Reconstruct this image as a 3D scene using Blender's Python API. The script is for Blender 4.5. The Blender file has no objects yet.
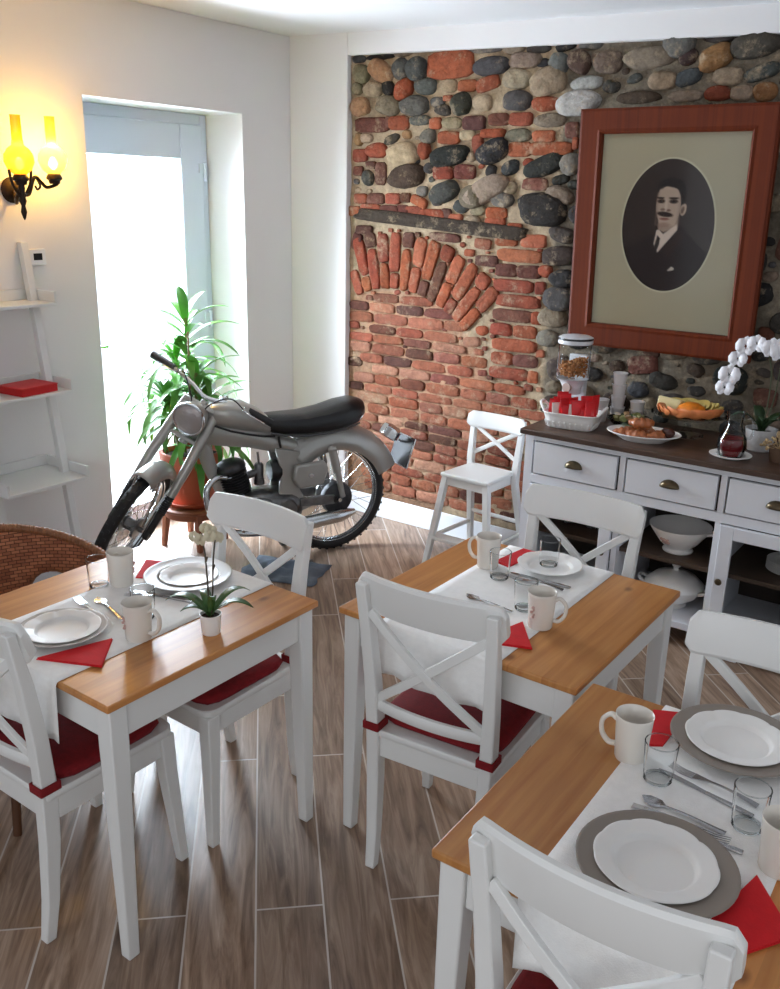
import bpy, bmesh, math, random
from mathutils import Vector, Matrix, noise
C = bpy.context.scene
COL = C.collection
PI = math.pi
rad = math.radians

def L(r, g, b):
    f = lambda c: (c / 255) / 12.92 if c / 255 <= 0.04045 else ((c / 255 + 0.055) / 1.055) ** 2.4
    return (f(r), f(g), f(b), 1.0)

# ------------------------------------------------------------------ camera
cam_data = bpy.data.cameras.new('camera')
cam_data.sensor_width = 36.0
cam_data.lens = 32.889
cam_data.clip_start = 0.02
cam = bpy.data.objects.new('camera', cam_data)
COL.objects.link(cam)
rx, ux, bx_ = (0.80777, 0.589041, 0.023214), (-0.201643, 0.239086, 0.949831), (0.553939, -0.771926, 0.311902)
cam.matrix_world = Matrix(((rx[0], ux[0], bx_[0], 1.490868), (rx[1], ux[1], bx_[1], -1.834919), (rx[2], ux[2], bx_[2], 1.866248), (0, 0, 0, 1)))
C.camera = cam

# ------------------------------------------------------------------ world, lights, exposure
w = bpy.data.worlds.new('overcast_sky')
C.world = w
w.use_nodes = True
bgn = w.node_tree.nodes['Background']
bgn.inputs[0].default_value = (0.84, 0.915, 1.0, 1)
bgn.inputs[1].default_value = 1.0
# overcast sky, brighter on the side of the glass door (west) than behind the camera
wn_, wl_ = w.node_tree.nodes, w.node_tree.links
wtc = wn_.new('ShaderNodeTexCoord'); wsep = wn_.new('ShaderNodeSeparateXYZ'); wmr = wn_.new('ShaderNodeMapRange')
wl_.new(wtc.outputs['Generated'], wsep.inputs[0]); wl_.new(wsep.outputs['X'], wmr.inputs[0])
wmr.interpolation_type = 'SMOOTHSTEP'
wmr.inputs[1].default_value = -0.45; wmr.inputs[2].default_value = 0.35; wmr.inputs[3].default_value = 1.7; wmr.inputs[4].default_value = 0.58
wl_.new(wmr.outputs[0], bgn.inputs[1])
vs = C.view_settings
vs.view_transform = 'Standard'
vs.look = 'None'
vs.exposure = 0.2
vs.gamma = 1.0

def area(name, loc, target, sx, sy, power, col):
    d = bpy.data.lights.new(name, 'AREA')
    d.shape = 'RECTANGLE'; d.size = sx; d.size_y = sy; d.energy = power; d.color = col
    o = bpy.data.objects.new(name, d); COL.objects.link(o)
    o.location = loc
    o.rotation_euler = (Vector(target) - Vector(loc)).to_track_quat('-Z', 'Y').to_euler()
    return o
area('daylight_door', (-3.35, 1.40, 1.55), (-1.0, 0.7, 0.75), 1.7, 2.5, 540, (0.80, 0.90, 1.0))
area('daylight_window_behind', (2.6, -4.2, 2.2), (-0.3, 0.9, 0.9), 2.2, 1.6, 22, (1.0, 0.97, 0.93))
area('daylight_terrace_fill', (-5.4, 1.5, 4.2), (-5.4, 1.5, 0), 3.6, 7.0, 620, (0.86, 0.93, 1.0))  # panel added above the terrace to bleach the paving outside

# ------------------------------------------------------------------ materials
MATS = {}
def mat(name, col, rough=0.5, metal=0.0, spec=0.5, coat=0.0, var=0.0, vscale=8.0, bump=0.0, bscale=60.0, emit=None, estr=0.0, sss=0.0):
    if name in MATS: return MATS[name]
    m = bpy.data.materials.new(name); m.use_nodes = True
    nt = m.node_tree; b = nt.nodes['Principled BSDF']
    b.inputs['Base Color'].default_value = col
    b.inputs['Roughness'].default_value = rough
    b.inputs['Metallic'].default_value = metal
    b.inputs['Specular IOR Level'].default_value = spec
    b.inputs['Coat Weight'].default_value = coat
    if emit:
        b.inputs['Emission Color'].default_value = emit
        b.inputs['Emission Strength'].default_value = estr
    if var or bump:
        tc = nt.nodes.new('ShaderNodeTexCoord')
    if var:
        n = nt.nodes.new('ShaderNodeTexNoise'); n.inputs['Scale'].default_value = vscale; n.inputs['Detail'].default_value = 4
        nt.links.new(tc.outputs['Object'], n.inputs['Vector'])
        r = nt.nodes.new('ShaderNodeValToRGB')
        r.color_ramp.elements[0].position = 0.3; r.color_ramp.elements[1].position = 0.7
        r.color_ramp.elements[0].color = tuple(c * (1 - var) for c in col[:3]) + (1,)
        r.color_ramp.elements[1].color = tuple(min(1, c * (1 + var)) for c in col[:3]) + (1,)
        nt.links.new(n.outputs['Fac'], r.inputs['Fac']); nt.links.new(r.outputs['Color'], b.inputs['Base Color'])
    if bump:
        n2 = nt.nodes.new('ShaderNodeTexNoise'); n2.inputs['Scale'].default_value = bscale; n2.inputs['Detail'].default_value = 3
        nt.links.new(tc.outputs['Object'], n2.inputs['Vector'])
        bp = nt.nodes.new('ShaderNodeBump'); bp.inputs['Strength'].default_value = bump; bp.inputs['Distance'].default_value = 0.01
        nt.links.new(n2.outputs['Fac'], bp.inputs['Height']); nt.links.new(bp.outputs['Normal'], b.inputs['Normal'])
    MATS[name] = m
    return m

def glass(name, tint=(1, 1, 1), refl=0.9, edge=0.25):
    """thin clear glass: see-through face on, more mirror-like at grazing angles"""
    if name in MATS: return MATS[name]
    m = bpy.data.materials.new(name); m.use_nodes = True
    nt = m.node_tree; nt.nodes.clear()
    out = nt.nodes.new('ShaderNodeOutputMaterial')
    t = nt.nodes.new('ShaderNodeBsdfTransparent'); t.inputs[0].default_value = (*tint, 1)
    g = nt.nodes.new('ShaderNodeBsdfGlossy'); g.inputs['Roughness'].default_value = 0.08
    g.inputs[0].default_value = (refl, refl, refl, 1)
    lw = nt.nodes.new('ShaderNodeLayerWeight'); lw.inputs['Blend'].default_value = edge
    mx = nt.nodes.new('ShaderNodeMixShader')
    nt.links.new(lw.outputs['Fresnel'], mx.inputs[0])
    nt.links.new(t.outputs[0], mx.inputs[1]); nt.links.new(g.outputs[0], mx.inputs[2]); nt.links.new(mx.outputs[0], out.inputs[0])
    MATS[name] = m
    return m

def mat_attr(name, rough=0.8, nscale=40.0, nvar=0.35, bump=0.5, bscale=90.0, spec=0.3, smear=0.0):
    """base colour from the mesh colour attribute, mottled by noise"""
    m = bpy.data.materials.new(name); m.use_nodes = True
    nt = m.node_tree; b = nt.nodes['Principled BSDF']
    b.inputs['Roughness'].default_value = rough; b.inputs['Specular IOR Level'].default_value = spec
    a = nt.nodes.new('ShaderNodeVertexColor'); a.layer_name = 'Col'
    tc = nt.nodes.new('ShaderNodeTexCoord')
    if nvar:
        n = nt.nodes.new('ShaderNodeTexNoise'); n.inputs['Scale'].default_value = nscale; n.inputs['Detail'].default_value = 6; n.inputs['Roughness'].default_value = 0.7
        nt.links.new(tc.outputs['Object'], n.inputs['Vector'])
        mr = nt.nodes.new('ShaderNodeMapRange'); mr.inputs[1].default_value = 0.3; mr.inputs[2].default_value = 0.7
        mr.inputs[3].default_value = 1 - nvar; mr.inputs[4].default_value = 1 + nvar
        nt.links.new(n.outputs['Fac'], mr.inputs[0])
        mu = nt.nodes.new('ShaderNodeVectorMath'); mu.operation = 'SCALE'
        nt.links.new(a.outputs['Color'], mu.inputs[0]); nt.links.new(mr.outputs[0], mu.inputs['Scale'])
        last = mu.outputs[0]
        if smear:   # dried mortar left on the faces
            n3 = nt.nodes.new('ShaderNodeTexNoise'); n3.inputs['Scale'].default_value = 13.0; n3.inputs['Detail'].default_value = 8; n3.inputs['Roughness'].default_value = 0.75
            nt.links.new(tc.outputs['Object'], n3.inputs['Vector'])
            m3 = nt.nodes.new('ShaderNodeMapRange'); m3.inputs[1].default_value = 0.54; m3.inputs[2].default_value = 0.70; m3.inputs[3].default_value = 0.0; m3.inputs[4].default_value = smear
            nt.links.new(n3.outputs['Fac'], m3.inputs[0])
            mx = nt.nodes.new('ShaderNodeMix'); mx.data_type = 'RGBA'; nt.links.new(m3.outputs[0], mx.inputs[0]); nt.links.new(last, mx.inputs[6]); mx.inputs[7].default_value = L(172, 152, 126)
            last = mx.outputs[2]
        nt.links.new(last, b.inputs['Base Color'])
    else:
        nt.links.new(a.outputs['Color'], b.inputs['Base Color'])
    if bump:
        n2 = nt.nodes.new('ShaderNodeTexNoise'); n2.inputs['Scale'].default_value = bscale; n2.inputs['Detail'].default_value = 5
        nt.links.new(tc.outputs['Object'], n2.inputs['Vector'])
        bp = nt.nodes.new('ShaderNodeBump'); bp.inputs['Strength'].default_value = bump; bp.inputs['Distance'].default_value = 0.01
        nt.links.new(n2.outputs['Fac'], bp.inputs['Height']); nt.links.new(bp.outputs['Normal'], b.inputs['Normal'])
    return m

def mat_wood(name, c1, c2, c3, axis='Y', board=0.1, rough=0.35, knots=True, gscale=1.0, spec=0.5):
    """boards glued side by side, grain running along one axis, with a few knots"""
    m = bpy.data.materials.new(name); m.use_nodes = True
    nt = m.node_tree; b = nt.nodes['Principled BSDF']; b.inputs['Roughness'].default_value = rough; b.inputs['Specular IOR Level'].default_value = spec
    N = nt.nodes.new; LK = nt.links.new
    tc = N('ShaderNodeTexCoord'); sep = N('ShaderNodeSeparateXYZ'); LK(tc.outputs['Object'], sep.inputs[0])
    across, along = ('X', 'Y') if axis == 'Y' else ('Y', 'X')
    dv = N('ShaderNodeMath'); dv.operation = 'DIVIDE'; dv.inputs[1].default_value = board; LK(sep.outputs[across], dv.inputs[0])
    fl = N('ShaderNodeMath'); fl.operation = 'FLOOR'; LK(dv.outputs[0], fl.inputs[0])
    oi = N('ShaderNodeObjectInfo')
    wn = N('ShaderNodeTexWhiteNoise'); wn.noise_dimensions = '2D'
    cb = N('ShaderNodeCombineXYZ'); LK(fl.outputs[0], cb.inputs[0]); LK(oi.outputs['Random'], cb.inputs[1]); LK(cb.outputs[0], wn.inputs['Vector'])
    sc = N('ShaderNodeCombineXYZ')
    ms1 = N('ShaderNodeMath'); ms1.operation = 'MULTIPLY'; ms1.inputs[1].default_value = 42.0 * gscale; LK(sep.outputs[across], ms1.inputs[0])
    ms2 = N('ShaderNodeMath'); ms2.operation = 'MULTIPLY_ADD'; ms2.inputs[1].default_value = 2.6 * gscale; LK(sep.outputs[along], ms2.inputs[0]); LK(wn.outputs['Value'], ms2.inputs[2])
    ms3 = N('ShaderNodeMath'); ms3.operation = 'MULTIPLY'; ms3.inputs[1].default_value = 30.0; LK(wn.outputs['Value'], ms3.inputs[0])
    LK(ms1.outputs[0], sc.inputs[0]); LK(ms2.outputs[0], sc.inputs[1]); LK(ms3.outputs[0], sc.inputs[2])
    n = N('ShaderNodeTexNoise'); n.inputs['Scale'].default_value = 1.0; n.inputs['Detail'].default_value = 5; n.inputs['Distortion'].default_value = 0.6
    LK(sc.outputs[0], n.inputs['Vector'])
    r = N('ShaderNodeValToRGB'); r.color_ramp.elements[0].position = 0.28; r.color_ramp.elements[1].position = 0.75
    r.color_ramp.elements[0].color = c1; r.color_ramp.elements[1].color = c2
    LK(n.outputs['Fac'], r.inputs['Fac'])
    mr = N('ShaderNodeMapRange'); mr.inputs[3].default_value = 0.80; mr.inputs[4].default_value = 1.15; LK(wn.outputs['Value'], mr.inputs[0])
    vm = N('ShaderNodeVectorMath'); vm.operation = 'SCALE'; LK(r.outputs['Color'], vm.inputs[0]); LK(mr.outputs[0], vm.inputs['Scale'])
    last = vm.outputs[0]
    if knots:
        k = N('ShaderNodeTexVoronoi'); k.voronoi_dimensions = '2D'; k.inputs['Scale'].default_value = 3.6; k.inputs['Randomness'].default_value = 1.0
        mp = N('ShaderNodeMapping'); mp.inputs['Scale'].default_value = (1, 0.62, 1) if axis == 'Y' else (0.62, 1, 1)
        LK(tc.outputs['Object'], mp.inputs['Vector']); LK(mp.outputs[0], k.inputs['Vector'])
        kr = N('ShaderNodeMapRange'); kr.inputs[1].default_value = 0.015; kr.inputs[2].default_value = 0.055; kr.inputs[3].default_value = 0.75; kr.inputs[4].default_value = 0.0
        LK(k.outputs['Distance'], kr.inputs[0])
        mx = N('ShaderNodeMix'); mx.data_type = 'RGBA'; LK(kr.outputs[0], mx.inputs[0]); LK(last, mx.inputs[6]); mx.inputs[7].default_value = c3
        last = mx.outputs[2]
    LK(last, b.inputs['Base Color'])
    MATS[name] = m
    return m

white_wall = mat('white_plaster', L(232, 230, 230), 0.85, var=0.02, vscale=1.5, bump=0.04, bscale=90)
ceil_m = mat('ceiling_paint', L(236, 236, 238), 0.9)
white_paint = mat('white_furniture_paint', L(228, 228, 226), 0.38, var=0.015, vscale=3)
sb_white = mat('sideboard_white', L(230, 232, 238), 0.4)
trim_white = mat('trim_white', L(232, 235, 240), 0.45)
pvc = mat('door_pvc', L(212, 222, 236), 0.35)
red_cushion = mat('crimson_cotton', L(125, 10, 20), 0.9, var=0.15, vscale=60, bump=0.2, bscale=300)
red_napkin = mat('red_paper_napkin', L(205, 14, 26), 0.85, var=0.06, vscale=40, bump=0.12, bscale=200)
linen = mat('white_linen', L(247, 246, 244), 0.9, var=0.03, vscale=50, bump=0.25, bscale=350)
porcelain = mat('white_porcelain', L(242, 240, 237), 0.42, spec=0.35)
cream_china = mat('cream_china', L(230, 224, 215), 0.26)
grey_china = mat('taupe_glazed_charger', L(140, 130, 121), 0.38)
pale_grey_china = mat('pale_grey_china', L(186, 181, 176), 0.42, spec=0.35)
steel = mat('polished_steel', L(190, 190, 192), 0.2, metal=1.0)
chrome = mat('chrome', L(205, 208, 210), 0.14, metal=1.0)
alu = mat('cast_aluminium', L(118, 118, 118), 0.38, metal=0.9, var=0.35, vscale=18)
dark_alu = mat('oily_engine_metal', L(70, 70, 72), 0.45, metal=0.8, var=0.3, vscale=22)
bike_grey = mat('grey_metallic_paint', L(164, 163, 158), 0.28, metal=0.42, coat=0.3, var=0.06, vscale=6)
rubber = mat('black_rubber', L(24, 24, 26), 0.6)
black_leather = mat('black_seat_vinyl', L(18, 18, 20), 0.32, bump=0.1, bscale=120)
black_metal = mat('black_enamel', L(20, 20, 22), 0.35)
jug_glass = glass('jug_glass', (0.90, 0.92, 0.92), 1.0, 0.2)
clear = glass('clear_glass', (0.985, 0.99, 0.99), 1.0, 0.06)
pane_glass = glass('window_glass', (0.97, 0.985, 1.0), 0.8, 0.1)
picture_glass = glass('picture_glass', (0.99, 0.99, 0.98), 0.85, 0.16)
terracotta = mat('terracotta', L(188, 92, 62), 0.7, var=0.08, vscale=12)
soil = mat('dark_soil', L(52, 38, 28), 0.95, var=0.4, vscale=60, bump=0.6, bscale=120)
dark_top = mat_wood('dark_brown_worktop', L(66, 48, 38), L(92, 68, 54), L(50, 36, 28), 'X', 0.11, 0.4, False)
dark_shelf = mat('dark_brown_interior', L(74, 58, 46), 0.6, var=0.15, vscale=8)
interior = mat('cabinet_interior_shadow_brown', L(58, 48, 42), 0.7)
bronze = mat('aged_bronze', L(92, 80, 62), 0.35, metal=0.9)
pine = mat_wood('honey_pine', L(178, 112, 56), L(206, 146, 84), L(110, 62, 30), 'Y', 0.092, 0.36, True)
cherry = mat_wood('cherry_picture_frame', L(78, 28, 9), L(104, 43, 14), L(80, 28, 14), 'Y', 0.5, 0.6, False, 1.0, 0.2)
cane_wood = mat('brown_cane_wood', L(92, 56, 30), 0.5)
# ------------------------------------------------------------------ mesh helpers
class B:
    def __init__(s): s.bm = bmesh.new(); s.T = Matrix.Identity(4)
    def v(s, p): return s.bm.verts.new(s.T @ Vector(p))
    def f(s, vs):
        try: return s.bm.faces.new(vs)
        except ValueError: return None
    def box(s, c, d, rot=None):
        R = rot if rot is not None else Matrix.Identity(3)
        c = Vector(c); V = []
        for x in (-1, 1):
            for y in (-1, 1):
                for z in (-1, 1):
                    V.append(s.v(c + R @ Vector((x * d[0] / 2, y * d[1] / 2, z * d[2] / 2))))
        for q in ((0, 1, 3, 2), (4, 6, 7, 5), (0, 4, 5, 1), (2, 3, 7, 6), (0, 2, 6, 4), (1, 5, 7, 3)): s.f([V[i] for i in q])
        return s
    def span(s, a, b):
        return s.box([(a[i] + b[i]) / 2 for i in range(3)], [abs(b[i] - a[i]) for i in range(3)])
    def hexa(s, low, high):
        """two quads (4 points each, same winding) joined into a solid"""
        a = [s.v(p) for p in low]; b = [s.v(p) for p in high]
        s.f(a[::-1]); s.f(b)
        for i in range(4): s.f([a[i], a[(i + 1) % 4], b[(i + 1) % 4], b[i]])
        return s
    def loft(s, rings, closed=True, caps=True):
        R = [[s.v(p) for p in r] for r in rings]; n = len(R[0])
        for i in range(len(R) - 1):
            for j in range(n if closed else n - 1):
                s.f([R[i][j], R[i][(j + 1) % n], R[i + 1][(j + 1) % n], R[i + 1][j]])
        if caps and closed: s.f(R[0][::-1]); s.f(R[-1])
        return R
    def tube(s, pts, r, n=8, caps=True, flat=None, up=None):
        pts = [Vector(p) for p in pts]; rs = r if isinstance(r, (list, tuple)) else [r] * len(pts)
        rings = []; prev = Vector(up) if up is not None else None
        for i, p in enumerate(pts):
            t = (pts[min(i + 1, len(pts) - 1)] - pts[max(i - 1, 0)]).normalized()
            if prev is None: prev = t.orthogonal().normalized()
            a = prev - t * prev.dot(t)
            a = a.normalized() if a.length > 1e-6 else t.orthogonal().normalized()
            prev = a; b = t.cross(a); k = 1.0 if flat is None else flat
            rings.append([p + (a * math.cos(2 * PI * j / n) * k + b * math.sin(2 * PI * j / n)) * rs[i] for j in range(n)])
        s.loft(rings, True, caps); return s
    def lathe(s, prof, n=24, at=(0, 0, 0), rot=None, sx=1.0, sy=1.0):
        R = rot if rot is not None else Matrix.Identity(3); at = Vector(at)
        rings = []
        for r, z in prof:
            if r < 1e-6: rings.append([s.v(at + R @ Vector((0, 0, z)))])
            else: rings.append([s.v(at + R @ Vector((r * sx * math.cos(2 * PI * j / n), r * sy * math.sin(2 * PI * j / n), z))) for j in range(n)])
        for a, b in zip(rings, rings[1:]):
            for j in range(n):
                k = (j + 1) % n
                if len(a) == 1 and len(b) == 1: continue
                if len(a) == 1: s.f([a[0], b[k], b[j]])
                elif len(b) == 1: s.f([a[j], a[k], b[0]])
                else: s.f([a[j], a[k], b[k], b[j]])
        return s
    def ell(s, c, r, n=16, m=10, rot=None):
        prof = [(math.sin(PI * i / m), -math.cos(PI * i / m)) for i in range(m + 1)]
        prof[0] = (0, -1); prof[-1] = (0, 1)
        R = rot if rot is not None else Matrix.Identity(3)
        S = Matrix(((r[0], 0, 0), (0, r[1], 0), (0, 0, r[2])))
        return s.lathe(prof, n, c, R @ S)
    def torus(s, c, R_, r, n=48, m=10, rot=None, fr=None):
        rt = rot if rot is not None else Matrix.Identity(3); c = Vector(c); rings = []
        for i in range(n):
            a = 2 * PI * i / n
            rings.append([c + rt @ Vector(((R_ + r * math.cos(2 * PI * j / m)) * math.cos(a), (R_ + r * math.cos(2 * PI * j / m)) * math.sin(a), (fr or r) * math.sin(2 * PI * j / m))) for j in range(m)])
        rings.append(rings[0])
        V = [[s.v(p) for p in q] for q in rings[:-1]]; V.append(V[0])
        for i in range(n):
            for j in range(m): s.f([V[i][j], V[i + 1][j], V[i + 1][(j + 1) % m], V[i][(j + 1) % m]])
        return s
    def poly(s, pts, d):
        """flat outline thickened along the vector d"""
        a = [s.v(p) for p in pts]; b = [s.v(Vector(p) + Vector(d)) for p in pts]; n = len(a)
        s.f(a[::-1]); s.f(b)
        for i in range(n): s.f([a[i], a[(i + 1) % n], b[(i + 1) % n], b[i]])
        return s
    def obj(s, name, m, parent=None, smooth=True, bevel=0.0, seg=2, loc=None, rotz=0.0, sub=0, ang=38):
        bmesh.ops.recalc_face_normals(s.bm, faces=s.bm.faces)
        me = bpy.data.meshes.new(name); s.bm.to_mesh(me); s.bm.free()
        me.materials.append(m)
        if smooth:
            me.polygons.foreach_set('use_smooth', [True] * len(me.polygons))
            me.set_sharp_from_angle(angle=rad(ang))
        o = bpy.data.objects.new(name, me); COL.objects.link(o)
        if parent is not None: o.parent = parent
        if loc is not None: o.location = loc
        o.rotation_euler = (0, 0, rotz)
        if bevel:
            b = o.modifiers.new('bevel', 'BEVEL'); b.width = bevel; b.segments = seg; b.limit_method = 'ANGLE'; b.angle_limit = rad(32)
        if sub:
            q = o.modifiers.new('subdivision', 'SUBSURF'); q.levels = sub; q.render_levels = sub
        return o

def rot_axis(a, ang): return Matrix.Rotation(ang, 3, a)
def thing(name, label, cat, loc=(0, 0, 0), rotz=0.0, group=None):
    o = bpy.data.objects.new(name, None); COL.objects.link(o)
    o.empty_display_size = 0.05
    o.location = loc; o.rotation_euler = (0, 0, rotz)
    return tag(o, label, cat, group)
def tag(o, label, cat, group=None, kind=None):
    o['label'] = label; o['category'] = cat
    if group: o['group'] = group
    if kind: o['kind'] = kind
    return o
def struct(o, label=None, cat=None):
    o['kind'] = 'structure'
    if label: o['label'] = label
    if cat: o['category'] = cat
    return o
def dup(root, loc, rotz, label, group=None, scale=None):
    def cp(o, par):
        c = o.copy(); COL.objects.link(c)
        if par is not None: c.parent = par
        for ch in [q for q in bpy.data.objects if q.parent == o]: cp(ch, c)
        return c
    r = cp(root, None); r.location = loc; r.rotation_euler = (0, 0, rotz)
    if label: r['label'] = label
    if group: r['group'] = group
    if scale: r.scale = scale
    return r
def catmull(P, n=6):
    P = [Vector(p) for p in P]; out = []
    for i in range(len(P) - 1):
        a = P[max(i - 1, 0)]; b = P[i]; c = P[i + 1]; d = P[min(i + 2, len(P) - 1)]
        for k in range(n):
            t = k / n
            out.append(0.5 * ((2 * b) + (c - a) * t + (2 * a - 5 * b + 4 * c - d) * t * t + (3 * b - 3 * c + d - a) * t ** 3))
    out.append(P[-1]); return out

# ------------------------------------------------------------------ the setting
WX, WY = -2.33, 2.40          # left wall plane, back wall plaster plane
D0, D1, DT = 0.98, 2.01, 2.285   # door opening
def ceil_z(x): return 2.722 - 0.026 * (x - WX)

def floor_material():
    m = bpy.data.materials.new('wood_look_floor_planks'); m.use_nodes = True
    nt = m.node_tree; b = nt.nodes['Principled BSDF']; N = nt.nodes.new; LK = nt.links.new
    tc = N('ShaderNodeTexCoord'); mp = N('ShaderNodeMapping'); mp.vector_type = 'POINT'
    mp.inputs['Rotation'].default_value = (0, 0, rad(-133.7)); mp.inputs['Location'].default_value = (0.33, 0.124, 0)
    LK(tc.outputs['Object'], mp.inputs['Vector'])
    br = N('ShaderNodeTexBrick'); br.offset = 0.37; br.offset_frequency = 2
    br.inputs['Color1'].default_value = (0, 0, 0, 1); br.inputs['Color2'].default_value = (1, 1, 1, 1); br.inputs['Mortar'].default_value = (0.5, 0.5, 0.5, 1)
    br.inputs['Scale'].default_value = 1.0; br.inputs['Mortar Size'].default_value = 0.0028; br.inputs['Mortar Smooth'].default_value = 0.1
    br.inputs['Brick Width'].default_value = 1.12; br.inputs['Row Height'].default_value = 0.1857
    LK(mp.outputs[0], br.inputs['Vector'])
    sep = N('ShaderNodeSeparateXYZ'); LK(mp.outputs[0], sep.inputs[0])
    bw = N('ShaderNodeRGBToBW'); LK(br.outputs['Color'], bw.inputs[0])
    cx = N('ShaderNodeMath'); cx.operation = 'MULTIPLY'; cx.inputs[1].default_value = 2.2; LK(sep.outputs['X'], cx.inputs[0])
    cy = N('ShaderNodeMath'); cy.operation = 'MULTIPLY'; cy.inputs[1].default_value = 24.0; LK(sep.outputs['Y'], cy.inputs[0])
    cz = N('ShaderNodeMath'); cz.operation = 'MULTIPLY'; cz.inputs[1].default_value = 37.0; LK(bw.outputs[0], cz.inputs[0])
    cb = N('ShaderNodeCombineXYZ'); LK(cx.outputs[0], cb.inputs[0]); LK(cy.outputs[0], cb.inputs[1]); LK(cz.outputs[0], cb.inputs[2])
    n = N('ShaderNodeTexNoise'); n.inputs['Scale'].default_value = 1.0; n.inputs['Detail'].default_value = 6; n.inputs['Distortion'].default_value = 1.6; n.inputs['Roughness'].default_value = 0.6
    LK(cb.outputs[0], n.inputs['Vector'])
    r = N('ShaderNodeValToRGB'); e = r.color_ramp.elements
    e[0].position = 0.28; e[0].color = L(92, 70, 54); e[1].position = 0.72; e[1].color = L(178, 154, 134)
    k = r.color_ramp.elements.new(0.5); k.color = L(142, 117, 98)
    LK(n.outputs['Fac'], r.inputs['Fac'])
    mr = N('ShaderNodeMapRange'); mr.inputs[3].default_value = 0.78; mr.inputs[4].default_value = 1.22; LK(bw.outputs[0], mr.inputs[0])
    vm = N('ShaderNodeVectorMath'); vm.operation = 'SCALE'; LK(r.outputs['Color'], vm.inputs[0]); LK(mr.outputs[0], vm.inputs['Scale'])
    mx = N('ShaderNodeMix'); mx.data_type = 'RGBA'; LK(br.outputs['Fac'], mx.inputs[0]); LK(vm.outputs[0], mx.inputs[6]); mx.inputs[7].default_value = L(196, 186, 176)
    LK(mx.outputs[2], b.inputs['Base Color'])
    b.inputs['Roughness'].default_value = 0.34
    bp = N('ShaderNodeBump'); bp.inputs['Strength'].default_value = 0.12; bp.inputs['Distance'].default_value = 0.004; LK(n.outputs['Fac'], bp.inputs['Height']); LK(bp.outputs[0], b.inputs['Normal'])
    return m
b = B(); b.span((WX - 0.36, -4.6, -0.06), (3.6, 2.6, 0.0)); struct(b.obj('floor', floor_material(), smooth=False))
b = B()
zc = [ceil_z(WX - 0.45), ceil_z(3.6)]
b.hexa([(WX - 0.45, -4.6, zc[0]), (3.6, -4.6, zc[1]), (3.6, 2.7, zc[1]), (WX - 0.45, 2.7, zc[0])],
       [(WX - 0.45, -4.6, zc[0] + 0.1), (3.6, -4.6, zc[1] + 0.1), (3.6, 2.7, zc[1] + 0.1), (WX - 0.45, 2.7, zc[0] + 0.1)])
struct(b.obj('ceiling', ceil_m, smooth=False))
# left wall with the deep door opening (0.36 m thick old masonry)
b = B(); t = 0.36; zt = 2.72
b.span((WX - t, -4.6, 0), (WX, D0, zt)); b.span((WX - t, D1, 0), (WX, 2.62, zt)); b.span((WX - t, D0, DT), (WX, D1, zt))
struct(b.obj('wall_left', white_wall, smooth=False))
# plaster round the exposed brick niche
NX = -1.905
def niche_z(x): return 2.60 - 0.0255 * (x - NX)
b = B()
b.span((WX, WY, 0), (NX, WY + 0.2, 2.73))
b.hexa([(NX, WY, niche_z(NX)), (3.6, WY, niche_z(3.6)), (3.6, WY + 0.2, niche_z(3.6)), (NX, WY + 0.2, niche_z(NX))],
       [(NX, WY, 2.73), (3.6, WY, 2.60), (3.6, WY + 0.2, 2.60), (NX, WY + 0.2, 2.73)])
struct(b.obj('wall_back', white_wall, smooth=False, bevel=0.006))
b = B(); b.span((WX + 0.001, WY - 0.016, 0), (3.6, WY - 0.001, 0.128)); struct(b.obj('baseboard_back', trim_white, bevel=0.004))
b = B(); b.span((WX + 0.001, -4.6, 0), (WX + 0.015, D0 - 0.001, 0.128)); b.span((WX + 0.001, D1 + 0.001, 0), (WX + 0.015, WY - 0.017, 0.128)); struct(b.obj('baseboard_left', trim_white, bevel=0.004))

# glazed white door, closed in the depth of the opening
door = thing('door_1', 'white framed glass door flooded with daylight behind the motorcycle', 'door', (0, 0, 0)); door['kind'] = 'structure'
DX = WX - 0.355
b = B()
b.span((DX, D0, 0), (DX + 0.07, D0 + 0.05, DT)); b.span((DX, D1 - 0.05, 0), (DX + 0.07, D1, DT)); b.span((DX, D0 + 0.05, DT - 0.06), (DX + 0.07, D1 - 0.05, DT))
b.obj('frame', pvc, door, bevel=0.006)
b = B(); a0, a1, z0, z1 = D0 + 0.046, D1 - 0.046, 0.012, DT - 0.056
b.span((DX + 0.02, a0, z0), (DX + 0.085, a0 + 0.13, z1)); b.span((DX + 0.02, a1 - 0.165, z0), (DX + 0.085, a1, z1))
b.span((DX + 0.02, a0 + 0.13, z1 - 0.185), (DX + 0.085, a1 - 0.165, z1)); b.span((DX + 0.02, a0 + 0.13, z0), (DX + 0.085, a1 - 0.165, z0 + 0.12))
leaf = b.obj('door_leaf', pvc, door, bevel=0.008)
b = B(); b.span((DX + 0.045, a0 + 0.12, z0 + 0.11), (DX + 0.055, a1 - 0.155, z1 - 0.175)); b.obj('pane', pane_glass, leaf, smooth=False)
for hz in (0.35, 1.15, 1.98):
    b = B(); b.tube([(DX + 0.092, a1 + 0.006, hz - 0.05), (DX + 0.092, a1 + 0.006, hz + 0.05)], 0.011, 10); b.box((DX + 0.088, a1 - 0.016, hz + 0.02), (0.012, 0.045, 0.05)); b.obj('hinge', pvc, door, bevel=0.002)
b = B(); b.box((DX + 0.09, a0 + 0.035, 1.06), (0.012, 0.03, 0.16)); b.tube(catmull([(DX + 0.095, a0 + 0.035, 1.08), (DX + 0.135, a0 + 0.035, 1.08), (DX + 0.145, a0 + 0.07, 1.08), (DX + 0.145, a0 + 0.15, 1.08)], 4), 0.009, 10); b.obj('handle', steel, leaf)
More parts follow.
